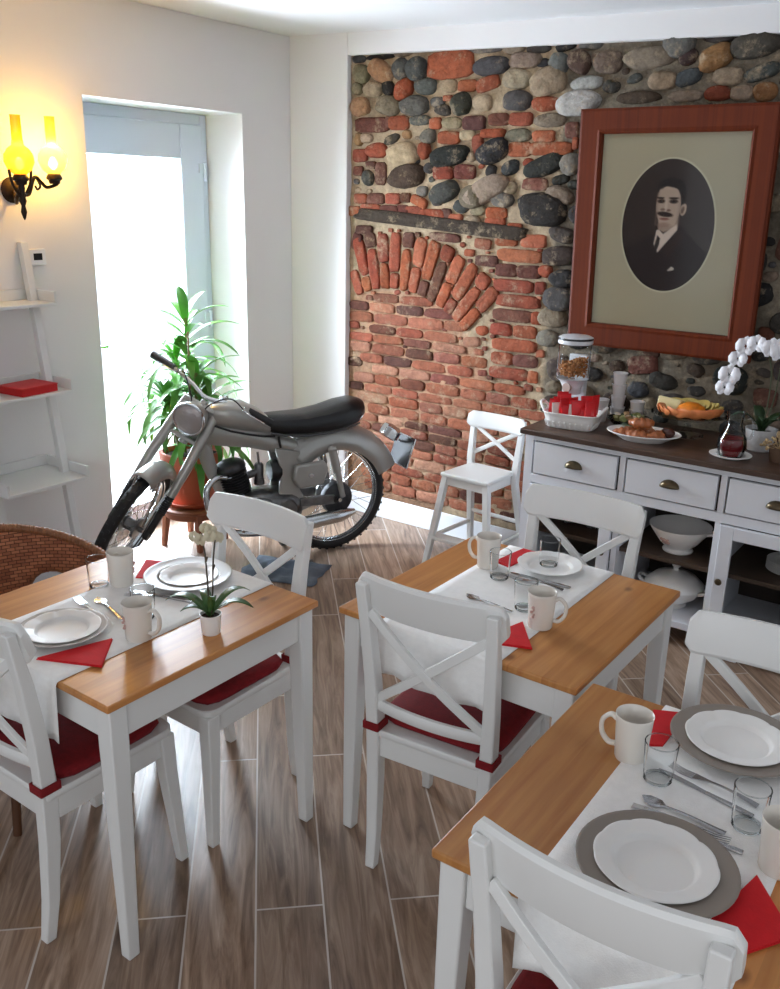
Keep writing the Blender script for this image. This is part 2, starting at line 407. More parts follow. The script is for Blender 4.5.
# paved terrace outside the door
b = B(); b.span((-7.5, -2.5, -0.12), (WX - 0.361, 6, -0.03)); struct(b.obj('ground', mat('pale_paving', L(214, 214, 210), 0.9, var=0.05, vscale=3), smooth=False))

# ------------------------------------------------------------------ exposed stone and brick wall
random.seed(11)
PAL = {'g': [(80, 79, 76), (94, 92, 87), (70, 70, 70), (104, 99, 90)], 'd': [(52, 49, 46), (60, 56, 52), (48, 46, 44), (68, 62, 56)],
       'k': [(64, 50, 44), (74, 58, 48)], 'w': [(124, 108, 92), (112, 98, 84), (138, 120, 102)], 't': [(170, 148, 120), (156, 136, 112), (146, 128, 104)],
       'o': [(118, 108, 84), (106, 98, 78)], 'h': [(142, 104, 70), (156, 118, 84)], 'l': [(168, 166, 160), (182, 176, 164)],
       'r': [(146, 74, 50), (130, 66, 46)], 'B': [(148, 78, 54), (158, 86, 58), (138, 70, 50), (150, 76, 56), (166, 94, 64)], 'D': [(102, 62, 50), (112, 66, 52), (92, 58, 48)],
       'i': [(154, 92, 68), (162, 98, 72), (144, 84, 64), (168, 108, 82), (156, 88, 66), (134, 80, 64), (172, 122, 98)]}
STONES = "-1.832,2.505,0.106,0.086,-10,o -1.701,2.512,0.155,0.090,-25,h -1.568,2.514,0.094,0.093,10,g -1.463,2.509,0.110,0.101,0,g -1.262,2.520,0.268,0.125,0,B -1.751,2.424,0.118,0.072,0,t -1.648,2.425,0.077,0.066,-30,d -1.546,2.415,0.119,0.084,30,r -1.405,2.423,0.127,0.069,0,g -1.262,2.421,0.088,0.059,0,t -1.152,2.416,0.103,0.054,0,B -1.836,2.340,0.121,0.088,0,h -1.645,2.339,0.148,0.086,-10,o -1.475,2.333,0.161,0.089,0,g -1.330,2.347,0.078,0.046,0,g -1.298,2.309,0.095,0.051,-10,d -1.265,2.362,0.053,0.027,0,B -1.176,2.332,0.104,0.095,10,d -1.079,2.333,0.056,0.063,0,t -1.754,2.245,0.225,0.074,0,D -1.572,2.251,0.127,0.067,0,B -1.441,2.262,0.117,0.047,0,g -1.337,2.242,0.072,0.056,0,B -1.235,2.242,0.106,0.055,0,t -1.102,2.239,0.126,0.064,0,D -1.799,2.177,0.087,0.045,0,t -1.621,2.169,0.097,0.044,20,d -1.520,2.192,0.057,0.043,0,h -1.382,2.180,0.086,0.066,0,g -1.249,2.171,0.131,0.061,0,B -1.139,2.181,0.092,0.046,0,t -1.832,2.087,0.102,0.066,0,B -1.718,2.112,0.146,0.069,0,r -1.542,2.091,0.179,0.107,0,t -1.471,2.061,0.075,0.039,0,d -1.404,2.109,0.068,0.077,0,r -1.245,2.084,0.215,0.090,8,d -1.110,2.079,0.052,0.047,0,t -1.060,2.115,0.057,0.064,0,r -1.844,2.006,0.069,0.051,0,D -1.775,1.971,0.074,0.071,-30,d -1.688,1.992,0.073,0.115,0,D -1.512,1.978,0.217,0.108,5,k -1.369,2.022,0.062,0.048,0,d -1.277,1.999,0.121,0.062,0,B -1.140,2.004,0.123,0.071,0,D -1.266,1.902,0.152,0.097,20,d -1.408,1.905,0.063,0.049,0,g -1.092,1.881,0.128,0.105,0,w -1.313,1.853,0.062,0.039,0,d -1.154,1.832,0.089,0.058,0,g -1.828,1.858,0.090,0.052,0,B -1.719,1.860,0.115,0.056,0,D -1.599,1.862,0.098,0.056,0,B -1.515,1.869,0.064,0.050,0,D -1.425,1.851,0.107,0.050,-20,B -1.869,1.789,0.084,0.052,0,B -1.758,1.802,0.130,0.057,0,B -1.624,1.796,0.119,0.061,0,D -1.532,1.798,0.078,0.061,0,D -1.461,1.795,0.102,0.060,0,B -1.340,1.783,0.162,0.059,0,B -1.248,1.791,0.061,0.054,0,D -1.186,1.763,0.084,0.059,0,B -1.085,1.757,0.094,0.058,0,t -1.709,2.583,0.167,0.028,0,d -1.853,2.582,0.080,0.038,0,g -1.558,2.592,0.112,0.032,0,w -1.864,2.434,0.067,0.058,0,o -1.847,2.173,0.054,0.060,0,h -1.636,2.257,0.052,0.058,0,D -1.015,2.501,0.185,0.078,5,g -0.830,2.513,0.166,0.067,0,w -0.737,2.499,0.065,0.036,0,d -0.646,2.492,0.090,0.079,-25,g -0.542,2.492,0.108,0.087,-30,k -0.447,2.499,0.070,0.051,0,w -1.055,2.581,0.174,0.037,0,g -0.895,2.570,0.112,0.045,0,w -0.763,2.562,0.119,0.040,0,d -0.616,2.565,0.104,0.039,10,d -0.513,2.562,0.092,0.043,0,w -1.033,2.419,0.129,0.065,15,B -0.863,2.434,0.146,0.082,0,w -0.697,2.413,0.161,0.116,10,t -0.497,2.397,0.143,0.052,0,l -1.056,2.332,0.106,0.066,0,t -0.861,2.334,0.147,0.083,0,g -0.705,2.315,0.130,0.063,0,r -0.540,2.313,0.167,0.084,8,l -0.958,2.252,0.116,0.057,0,D -0.832,2.250,0.124,0.060,0,B -0.672,2.242,0.151,0.059,0,w -0.550,2.194,0.068,0.068,0,D -0.988,2.188,0.135,0.043,0,B -0.838,2.176,0.136,0.056,0,o -0.698,2.169,0.120,0.051,0,B -1.074,2.142,0.060,0.077,0,r -0.982,2.102,0.165,0.101,20,d -0.827,2.110,0.125,0.066,0,B -0.661,2.113,0.229,0.060,0,B -0.529,2.135,0.032,0.054,0,B -0.872,2.025,0.098,0.067,20,d -0.777,2.049,0.056,0.038,0,r -0.687,2.035,0.198,0.080,20,d -0.541,2.044,0.096,0.092,15,g -0.988,2.006,0.053,0.059,-30,d -0.730,1.948,0.134,0.057,0,D -0.594,1.970,0.086,0.042,10,d -0.522,1.947,0.058,0.037,0,d -1.012,1.912,0.241,0.109,25,w -0.871,1.929,0.070,0.058,0,t -0.913,1.870,0.118,0.069,0,g -0.587,1.900,0.141,0.071,-15,w -0.680,1.826,0.246,0.140,-8,d -0.498,1.812,0.064,0.076,0,d -1.048,1.817,0.085,0.050,0,o -0.939,1.805,0.119,0.055,0,B -0.947,1.755,0.114,0.055,0,B -0.827,1.734,0.082,0.045,0,B -0.559,1.710,0.131,0.067,-10,d -0.568,1.610,0.172,0.085,5,k -0.638,1.532,0.070,0.056,0,r -0.537,1.501,0.138,0.074,0,d -0.549,1.398,0.153,0.106,0,g -0.576,1.304,0.141,0.089,0,w -0.595,1.199,0.115,0.077,0,g -0.493,2.564,0.113,0.048,0,g -0.401,2.482,0.125,0.089,0,w -0.532,2.314,0.203,0.099,5,l -0.208,2.488,0.210,0.081,0,w -0.072,2.530,0.126,0.091,0,g -0.029,2.483,0.075,0.068,0,k -0.132,2.392,0.117,0.070,0,t -0.018,2.398,0.113,0.063,15,g 0.095,2.470,0.133,0.089,25,h 0.102,2.551,0.132,0.039,0,d 0.253,2.508,0.185,0.092,5,d 0.153,2.395,0.120,0.067,0,w 0.297,2.404,0.138,0.055,15,g 0.120,2.330,0.109,0.057,0,r 0.221,2.326,0.094,0.056,0,w 0.319,2.327,0.092,0.066,0,h -0.242,2.327,0.188,0.048,0,k -0.021,2.324,0.139,0.046,0,w"
MY = WY + 0.045                # mortar plane, set back behind the plaster
wb = B(); cols = []
def addcol(n0, c):
    wb.bm.verts.ensure_lookup_table()
    for i in range(n0, len(wb.bm.verts)): cols.append(c)
def blob(x, z, w_, h_, ang, col, depth, p=2.3, n=18, rough=0.08, base=MY):
    n0 = len(wb.bm.verts); ca, sa = math.cos(ang), math.sin(ang); ph = random.random() * 100
    rings = []
    for r, hgt in (((1.0, -0.012), (0.985, 0.35), (0.93, 0.66), (0.78, 0.9), (0.45, 1.0)) if p < 4 else ((1.0, -0.012), (0.995, 0.55), (0.97, 0.86), (0.90, 1.0), (0.45, 1.0))):
        ring = []
        for j in range(n):
            th = 2 * PI * j / n; c, s_ = math.cos(th), math.sin(th)
            q = (abs(c) ** p + abs(s_) ** p) ** (-1 / p)
            q *= r * (1 + rough * noise.noise((c * 1.3 + ph, s_ * 1.3, ph * .7)) * 1.8)
            u, v_ = q * c * w_ / 2, q * s_ * h_ / 2
            d = depth * hgt * (1 + 0.35 * noise.noise((u * 22 + ph, v_ * 22, ph))) if hgt > 0 else hgt
            ring.append((x + u * ca - v_ * sa, base - d, z + u * sa + v_ * ca))
        rings.append(ring)
    R = [[wb.v(q) for q in ring] for ring in rings]
    for a, b_ in zip(R, R[1:]):
        for j in range(n): wb.f([a[j], a[(j + 1) % n], b_[(j + 1) % n], b_[j]])
    cv = wb.v((x, base - depth * 1.0, z))
    for j in range(n): wb.f([R[-1][j], R[-1][(j + 1) % n], cv])
    k = (0.88 + 0.24 * random.random()) * (0.80 if p > 4 else 0.9)
    jit = random.uniform(-9, 9); c0 = L(*[min(255, max(0, q + jit + random.uniform(-2.5, 2.5))) for q in col])
    addcol(n0, (c0[0] * k, c0[1] * k, c0[2] * k, 1))
OCC = []
def put(x, z, w_, h_, ang, key, dpt=None):
    brick = key in 'BDi'
    blob(x, z, w_, h_, ang, random.choice(PAL[key]), dpt if dpt else (0.022 if brick else min(0.05, 0.42 * min(w_, h_))), 5.5 if brick else 2.35, 20 if brick else 18, 0.05 if brick else 0.09)
    OCC.append((x, z, w_ / 2, h_ / 2))
for it in STONES.split():
    a = it.split(',')
    g_ = 1.06 if a[5] in 'BD' else 1.17; put(float(a[0]), float(a[1]), float(a[2]) * g_, float(a[3]) * g_, rad(float(a[4])), a[5])
# brick arch over the filled-in opening
ax_, az_, ri = -1.572, 0.70, 0.675
def arch_r(x, z): return math.hypot(x - ax_, z - az_)
ang0 = -27.0; k = 0
while ang0 < 47:
    th = rad(ang0); st = 5.35
    cuts = [(0, 0.140), (0.148, 0.30)] if k % 3 == 1 else ([(0, 0.225), (0.233, 0.315)] if k % 3 == 0 else [(0, 0.085), (0.093, 0.31)])
    for (r0, r1) in cuts:
        rm = ri + (r0 + r1) / 2; xx, zz = ax_ + rm * math.sin(th), az_ + rm * math.cos(th)
        if xx - 0.03 > NX: put(xx, zz, rm * rad(st) * 0.90, (r1 - r0) * 1.02, -th + random.uniform(-.03, .03), 'B' if random.random() < .8 else 'D')
    ang0 += st; k += 1
# infill courses below the arch, the pier right of it
z = 0.15; row = 0
while z < 1.64:
    hh = 0.058 + random.uniform(-0.010, 0.008); x = NX - 0.12 * (row % 2) - random.random() * 0.08
    while x < -0.60:
        ww = random.uniform(0.17, 0.25) if z > 0.95 else random.uniform(0.15, 0.24)
        xm = x + ww / 2; pier = xm > -0.93
        ar = arch_r(xm, z + hh / 2); inside = ar < ri - 0.03 or (ar > ri + 0.36 and xm > -1.25) or (z < az_ + 0.25 and xm < -0.93) or z < 0.92
        if xm - ww / 2 > NX - 0.05 and inside and (not pier or z < 0.95) and xm < -0.61:
            l = max(x, NX + 0.005); r_ = x + ww - 0.007
            if r_ - l > 0.04: put((l + r_) / 2, z + hh / 2, r_ - l, hh - 0.003, random.uniform(-.015, .015), 'i' if random.random() < .9 else 'D', 0.016)
        x += ww
    z += hh + 0.003; row += 1
z = 0.955; row = 0
while z < 1.66:
    parts = [(-0.925, -0.80), (-0.79, -0.655)] if row % 2 else [(-0.93, -0.70), (-0.69, -0.635)]
    if row % 3 == 2: parts = [(-0.92, -0.665)]
    for (l, r_) in parts: put((l + r_) / 2 + random.uniform(-.01, .01), z + 0.031, r_ - l + .008, 0.066, random.uniform(-.02, .02), 'B' if random.random() < .75 else 'D')
    z += 0.0765; row += 1
for (x, z, w_, h_, a) in ((-1.85, 1.62, .07, .1, -.3), (-1.80, 1.69, .12, .05, 0), (-1.25, 1.67, .2, .045, -.05)): put(x, z, w_, h_, a, 'D')
# dark lintel beam
blob(-1.32, 1.742, 1.10, 0.07, rad(-4.0), (58, 48, 40), 0.034, 12, 40, 0.06)
OCC.append((-1.32, 1.742, 0.54, 0.04))
# remaining stones packed at random into the free mortar on the right
def free(x, z, a, c):
    for (ox, oz, oa, oc) in OCC:
        dx, dz = (x - ox) / (a + oa + 0.006), (z - oz) / (c + oc + 0.006)
        if dx * dx + dz * dz < 0.92: return False
    return True
def region(x, z):
    if x > -0.60 and z > 0.5: return True
    return z > 1.80
for (lo, hi, tries) in ((0.05, 0.085, 1500), (0.03, 0.05, 2500), (0.014, 0.026, 3000)):
    for _ in range(tries):
        a = random.uniform(lo, hi); c = a * random.uniform(0.55, 0.85)
        x = random.uniform(NX + 0.03, 1.35); z = random.uniform(0.5, 2.56)
        if region(x, z) and z + c < niche_z(x) - 0.004 and free(x, z, a, c):
            put(x, z, 2 * a, 2 * c, random.uniform(-.35, .35), random.choice(('ddgdkwdgdkwD' if x > -0.6 else 'ddgggwkwtrdD') if lo > 0.028 else ('dwgkdw' if x > -.6 else 'twrtwg')))
# broken brick filling the rest of the brick area
for (lo, hi, tries) in ((0.045, 0.075, 900), (0.025, 0.04, 1200), (0.012, 0.02, 1200)):
    for _ in range(tries):
        a = random.uniform(lo, hi); c = min(0.028, a * random.uniform(0.5, 0.8)); x = random.uniform(NX + 0.04, -0.62); z = random.uniform(0.9, 1.74)
        if free(x, z, a * 1.05, c * 1.05) and z + c < 1.80 - 0.07 * (x - NX): put(x, z, 2 * a, 2 * c, random.uniform(-.12, .12), random.choice('iiiBDr'), 0.016)
# mortar bed with an uneven face
n0 = len(wb.bm.verts); step = 0.025
nx, nz = int((1.75 - NX) / step), int(2.62 / step); G = []
for i in range(nx + 1):
    colv = []
    for j in range(nz + 1):
        x, z = NX - 0.01 + i * step, j * step
        d = 0.006 + 0.012 * noise.noise((x * 7, z * 7, 3.1)) + 0.006 * noise.noise((x * 25, z * 25, 1))
        colv.append(wb.v((x, MY - d, z)))
    G.append(colv)
for i in range(nx):
    for j in range(nz): wb.f([G[i][j], G[i + 1][j], G[i + 1][j + 1], G[i][j + 1]])
wb.bm.verts.ensure_lookup_table()
for q in range(n0, len(wb.bm.verts)):
    p = wb.bm.verts[q].co; tnoise = 0.5 + 0.5 * noise.noise((p.x * 3, p.z * 3, 9))
    inf = p.x < -0.93 and arch_r(p.x, p.z) < ri
    c = [166, 146, 120] if not inf else [162, 126, 100]
    if p.x > -0.6: c = [112, 102, 88]
    c = L(*[v_ * (0.82 + 0.32 * tnoise) for v_ in c]); cols.append(c)
bmesh.ops.recalc_face_normals(wb.bm, faces=wb.bm.faces)
me = bpy.data.meshes.new('wall_brick'); wb.bm.to_mesh(me)
ca_ = me.color_attributes.new('Col', 'FLOAT_COLOR', 'POINT')
ca_.data.foreach_set('color', [q for c in cols for q in c])
me.polygons.foreach_set('use_smooth', [True] * len(me.polygons))
me.materials.append(mat_attr('stone_and_brick', 0.85, 32, 0.34, 0.7, 70, 0.25, 0.75)); wb.bm.free()
o = bpy.data.objects.new('wall_brick', me); COL.objects.link(o); struct(o, 'exposed wall of river stones and red bricks with a filled-in arch', 'wall')
b = B(); b.span((NX - 0.02, MY + 0.03, 0), (3.6, MY + 0.2, 2.62)); struct(b.obj('wall_backing', mat('rubble_core', L(120, 104, 88), 0.9), smooth=False))
# ------------------------------------------------------------------ dining tables
def make_table(label):
    t = thing('dining_table', label, 'table')
    a = 0.37
    b = B(); b.span((-a, -a, 0.73), (a, a, 0.75)); b.obj('tabletop', pine, t, bevel=0.004)
    k = a - 0.012
    for sx, sy in ((-1, -1), (1, -1), (1, 1), (-1, 1)):
        b = B()
        def q(z, w_): return [(sx * (k - u * w_), sy * (k - v_ * w_), z) for u, v_ in ((0, 0), (1, 0), (1, 1), (0, 1))]
        b.loft([q(0.0, 0.034), q(0.62, 0.052), q(0.73, 0.052)])
        b.obj('leg', white_paint, t, bevel=0.004)
    i = k - 0.010
    for n_ in range(4):
        b = B(); R = rot_axis('Z', n_ * PI / 2)
        b.box(R @ Vector((0, -i + 0.01, 0.6825)), (2 * (k - 0.052), 0.02, 0.095), R); b.obj('apron', white_paint, t, bevel=0.003)
    return t
T1 = (-0.439, -0.374); T2 = (0.372, 0.370); T3 = (1.137, -0.305)
tb = make_table('pine topped white table by the motorcycle, with a small potted orchid')
tb.location = (*T1, 0); tb['group'] = 'square breakfast tables'
t2 = dup(tb, (*T2, 0), 0, 'pine topped white table in the centre, before the sideboard', 'square breakfast tables')
t3 = dup(tb, (*T3, 0), rad(1.2), 'pine topped white table nearest the camera, cut off by the frame', 'square breakfast tables')

def make_runner(label, cx, cy, w_, near, far, rotz=0.0):
    random.seed(int(abs(cx) * 100)); b = B(); a = 0.373; path = []
    for k in range(7): path.append((-a - 0.004, 0.742 - near * (1 - k / 6), 1 - k / 6))
    path += [(-a, 0.7495, 0), (-a + 0.006, 0.7508, 0)]
    for k in range(1, 12): path.append((-a + 0.006 + (2 * a - 0.012) * k / 12, 0.7508, 0))
    path += [(a - 0.006, 0.7508, 0), (a, 0.7495, 0)]
    for k in range(7): path.append((a + 0.004, 0.742 - far * k / 6, k / 6))
    n = 14; G = []
    ph = random.random() * 9
    for y, z, hang in path:
        row = []
        for j in range(n + 1):
            u = j / n - 0.5
            d = hang * (0.006 + 0.008 * math.sin(u * 17 + ph)) * (1 if y > 0 else -1)
            row.append(b.v((u * w_ * (1 - 0.03 * hang), y + d, z + hang * 0.006 * math.sin(u * 9 + ph))))
        G.append(row)
    for r0, r1 in zip(G, G[1:]):
        for j in range(n): b.f([r0[j], r0[j + 1], r1[j + 1], r1[j]])
    o = b.obj('table_runner', linen, None, ang=60)
    s = o.modifiers.new('thickness', 'SOLIDIFY'); s.thickness = 0.0018; s.offset = 1.0
    o.location = (cx, cy, 0); o.rotation_euler = (0, 0, rotz)
    tag(o, label, 'table runner', 'white table runners'); return o
make_runner('white linen runner on the table with the small orchid', -0.442, T1[1], 0.378, 0.165, 0.17)
make_runner('white linen runner on the central table', 0.340, T2[1], 0.378, 0.145, 0.15)
make_runner('white linen runner on the nearest table, under grey chargers', 1.122, T3[1], 0.350, 0.135, 0.15, rad(1.2))

# ------------------------------------------------------------------ chairs with a crossed back
def rail_loft(b, xs, yf, z0, z1, th, rc, lean=0.0):
    rings = []
    for x in xs:
        e = max(0.0, abs(x) - (xs[-1] - rc)); dz = rc - math.sqrt(max(0, rc * rc - e * e)) if e > 0 else 0
        y = yf(x); lo, hi = z0 + dz * 0.9, z1 - dz
        r = th * 0.42
        rings.append([(x, y - th / 2 + lean * 0, lo + r), (x, y - th / 2 + r * .6, lo), (x, y + th / 2 - r * .6, lo), (x, y + th / 2, lo + r),
                      (x, y + th / 2 - lean, hi - r), (x, y + th / 2 - r * .6 - lean, hi), (x, y - th / 2 + r * .6 - lean, hi), (x, y - th / 2 - lean, hi - r)])
    b.loft(rings)
def make_chair(label, s=1.0):
    t = thing('cross_back_chair', label, 'chair')
    b = B()   # seat board with rounded corners
    pts = []
    for (cx, cy, r, a0) in ((0.205, 0.205, 0.045, 0), (-0.205, 0.205, 0.045, 90), (-0.198, -0.205, 0.012, 180), (0.198, -0.205, 0.012, 270)):
        for k in range(7):
            a = rad(a0 + 90 * k / 6); ox = cx - math.copysign(r, cx); oy = cy - math.copysign(r, cy)
            pts.append((ox + r * math.cos(a), oy + r * math.sin(a)))
    b.loft([[(x * .985, y * .985, 0.428) for x, y in pts], [(x, y, 0.433) for x, y in pts], [(x, y, 0.446) for x, y in pts], [(x * .985, y * .985, 0.45) for x, y in pts]])
    b.obj('seat', white_paint, t)
    for nm, a_, b_ in (('seat_rail', (-0.17, 0.166, 0.362), (0.17, 0.19, 0.428)), ('seat_rail', (-0.16, -0.198, 0.362), (0.16, -0.178, 0.428)),
                       ('seat_rail', (0.168, -0.17, 0.362), (0.19, 0.168, 0.428)), ('seat_rail', (-0.19, -0.17, 0.362), (-0.168, 0.168, 0.428))):
        q = B(); q.span(a_, b_); q.obj(nm, white_paint, t, bevel=0.003)
    for sx in (-1, 1):
        q = B()
        def sq(x, y, z, w_, d_): return [(x - w_ / 2, y - d_ / 2, z), (x + w_ / 2, y - d_ / 2, z), (x + w_ / 2, y + d_ / 2, z), (x - w_ / 2, y + d_ / 2, z)]
        q.loft([sq(sx * 0.201, 0.200, 0, 0.028, 0.028), sq(sx * 0.183, 0.178, 0.32, 0.043, 0.043), sq(sx * 0.178, 0.175, 0.428, 0.046, 0.046)]); q.obj('front_leg', white_paint, t, bevel=0.004)
        q = B()
        prof = [(0, -0.220, .030, .030), (0.12, -0.204, .034, .036), (0.30, -0.192, .037, .044), (0.46, -0.190, .038, .046), (0.60, -0.200, .036, .042), (0.76, -0.221, .034, .036), (0.908, -0.250, .032, .026)]
        q.loft([sq(sx * (0.160 + 0.028 * z / 0.9), y, z, w_, d_) for z, y, w_, d_ in prof]); q.obj('back_post', white_paint, t, bevel=0.004)
    xs = [-0.213 + 0.426 * k / 28 for k in range(29)]
    b = B(); rail_loft(b, xs, lambda x: -0.208 - 0.036 * (1 - (x / 0.213) ** 2), 0.820, 0.930, 0.022, 0.024, 0.014); b.obj('top_rail', white_paint, t)
    xs = [-0.168 + 0.336 * k / 14 for k in range(15)]
    b = B(); rail_loft(b, xs, lambda x: -0.196 - 0.022 * (1 - (x / 0.168) ** 2), 0.512, 0.546, 0.02, 0.001); b.obj('lower_rail', white_paint, t)
    for sgn in (-1, 1):
        b = B(); rings = []
        for k in range(13):
            u = k / 12; x = sgn * (-0.170 + 0.340 * u); z = 0.542 + 0.286 * u
            y = -0.198 - 0.036 * u - 0.022 * (1 - (2 * u - 1) ** 2) + sgn * 0.003
            nx_, nz_ = -sgn * 0.268 / 0.433, 0.340 / 0.433
            rings.append([(x + nx_ * a, y + d, z + nz_ * a) for a, d in ((-.0125, -.007), (.0125, -.007), (.0125, .007), (-.0125, .007))])
        b.loft(rings); b.obj('cross_slat', white_paint, t, bevel=0.002)
    return t
def make_cushion(label):
    t = thing('seat_cushion', label, 'cushion')
    b = B(); G = []; n = 14
    def edge(u): return math.copysign(1 - (1 - abs(u)) ** 1.0, u)
    rings = []
    outline = []
    for k in range(40):
        a = 2 * PI * k / 40; c, s_ = math.cos(a), math.sin(a); q = (abs(c) ** 7 + abs(s_) ** 7) ** (-1 / 7)
        outline.append((q * c * 0.188, 0.012 + q * s_ * 0.176))
    for sc, z in ((0.97, 0.4508), (1.0, 0.460), (0.985, 0.470), (0.9, 0.480), (0.55, 0.484), (0.02, 0.484)):
        rings.append([(x * sc, 0.012 + (y - 0.012) * sc, z) for x, y in outline])
    b.loft(rings); b.obj('pad', red_cushion, t, ang=70)
    for sx in (-1, 1):
        q = B(); x0, y0 = sx * 0.1745, -0.1905
        for (c, d) in (((x0, y0 - 0.0265, 0.463), (0.048, 0.006, 0.024)), ((x0, y0 + 0.0265, 0.463), (0.048, 0.006, 0.024)), ((x0 - 0.0225, y0, 0.463), (0.006, 0.058, 0.024)), ((x0 + 0.0225, y0, 0.463), (0.006, 0.058, 0.024))): q.box(c, d)
        q.obj('tie', red_cushion, t, bevel=0.002)
    return t
ch = make_chair('white cross-back chair at lower left, its back to the camera, before the orchid table')
ch.location = (-0.468, -0.592, 0); ch['group'] = 'white cross-back chairs'
CH = 'white cross-back chairs'
dup(ch, (-0.436, -0.095, 0), PI - 0.01, 'white cross-back chair between the orchid table and the motorcycle', CH)
dup(ch, (0.332, 0.160, 0), rad(5.5), 'white cross-back chair in mid-room, on the near side of the central table', CH)
dup(ch, (0.340, 0.680, 0), PI + 0.02, 'white cross-back chair between the central table and the sideboard', CH)
dup(ch, (1.106, -0.524, 0), rad(1.5), 'white cross-back chair at the bottom edge, closest to the camera', CH)
dup(ch, (1.134, 0.015, 0), PI, 'white cross-back chair at right edge, facing the camera across the nearest table', CH)
CU = 'crimson seat cushions'
cu = make_cushion('crimson cushion tied on the lower left chair'); cu.location = (-0.468, -0.592, 0); cu['group'] = CU
dup(cu, (-0.436, -0.095, 0), PI - 0.01, 'crimson cushion on the chair next to the motorcycle, tucked under the orchid table', CU)
dup(cu, (0.332, 0.160, 0), rad(5.5), 'crimson cushion tied on the chair in the middle of the room', CU)
dup(cu, (1.106, -0.524, 0), rad(1.5), 'crimson cushion on the chair at the bottom edge', CU)

# tall child's chair between brick wall and sideboard
t = thing('junior_chair', "white child's high cross-back chair with footrest against the brick wall", 'chair', (-0.765, 2.105, 0), rad(-3))
b = B(); b.loft([[(x, y, z) for x, y in ((-.145, -.15), (.145, -.15), (.135, .13), (-.135, .13))] for z in (0.50, 0.522)]); b.obj('seat', white_paint, t, bevel=0.007, seg=3)
for a_, b_ in (((-.125, -.132, .455), (.125, -.115, .50)), ((-.115, .095, .455), (.115, .112, .50)), ((-.132, -.12, .455), (-.115, .1, .50)), ((.115, -.12, .455), (.132, .1, .50))):
    q = B(); q.span(a_, b_); q.obj('seat_rail', white_paint, t, bevel=0.002)
def sq(x, y, z, w_): return [(x - w_ / 2, y - w_ / 2, z), (x + w_ / 2, y - w_ / 2, z), (x + w_ / 2, y + w_ / 2, z), (x - w_ / 2, y + w_ / 2, z)]
for sx in (-1, 1):
    q = B(); q.loft([sq(sx * .195, -.185, 0, .03), sq(sx * .125, -.122, .50, .034)]); q.obj('front_leg', white_paint, t, bevel=0.003)
    q = B(); q.loft([sq(sx * .175, .215, 0, .028), sq(sx * .14, .13, .45, .034), sq(sx * .143, .128, .55, .034), sq(sx * .150, .158, .785, .026)]); q.obj('back_post', white_paint, t, bevel=0.003)
xs = [-0.175 + 0.35 * k / 16 for k in range(17)]
b = B(); rail_loft(b, xs, lambda x: 0.128 + 0.02 * (1 - (x / 0.175) ** 2), 0.715, 0.800, 0.02, 0.018, -0.010); b.obj('top_rail', white_paint, t)
for sg in (-1, 1):
    q = B(); q.tube([(sg * -.135, .135 + sg * .002, .575), (0, .146 + sg * .002, .65), (sg * .135, .148 + sg * .002, .725)], 0.012, 8, True, 0.6, (0, 1, 0)); q.obj('cross_slat', white_paint, t)
q = B(); q.span((-.165, -.185, .155), (.165, -.115, .173)); q.obj('footrest', white_paint, t, bevel=0.003)
for sx in (-1, 1):
    q = B(); q.tube([(sx * .172, -.145, .165), (sx * .165, .185, .165)], 0.012, 8); q.obj('side_stretcher', white_paint, t)
q = B(); q.tube([(-.158, .17, .235), (.158, .17, .235)], 0.012, 8); q.obj('back_stretcher', white_paint, t)

# ------------------------------------------------------------------ tableware
def make_mug(name, label, m, h=0.103, r=0.040):
    t = thing(name, label, 'mug')
    b = B(); b.lathe([(0, 0), (r * .80, 0), (r * .84, .004), (r * .88, h * .4), (r * .97, h * .93), (r, h), (r * .985, h + .0015), (r * .93, h), (r * .88, h * .75), (r * .78, .012), (0, .009)], 32); b.obj('cup_body', m, t, ang=60)
    b = B(); b.tube(catmull([(r * .90, 0, h * .80), (r * 1.25, 0, h * .86), (r * 1.66, 0, h * .68), (r * 1.62, 0, h * .40), (r * 1.25, 0, h * .22), (r * .86, 0, h * .22)], 5), 0.0052, 8, True, 1.5, (0, 1, 0)); b.obj('handle', m, t)
    b = B()
    for k in range(5):
        a = -2.1 + 0.12 * math.sin(k * 2.3); z = h * (0.38 + 0.07 * k); rr = r * (0.885 + 0.015 * k) + .0012
        b.ell((rr * math.cos(a), rr * math.sin(a), z), (.0035, .0035, .0035) if k % 2 else (.005, .005, .004), 8, 5)
    b.obj('painted_sprig', mat('faded_pink_glaze', L(206, 170, 160), 0.3), t)
    return t
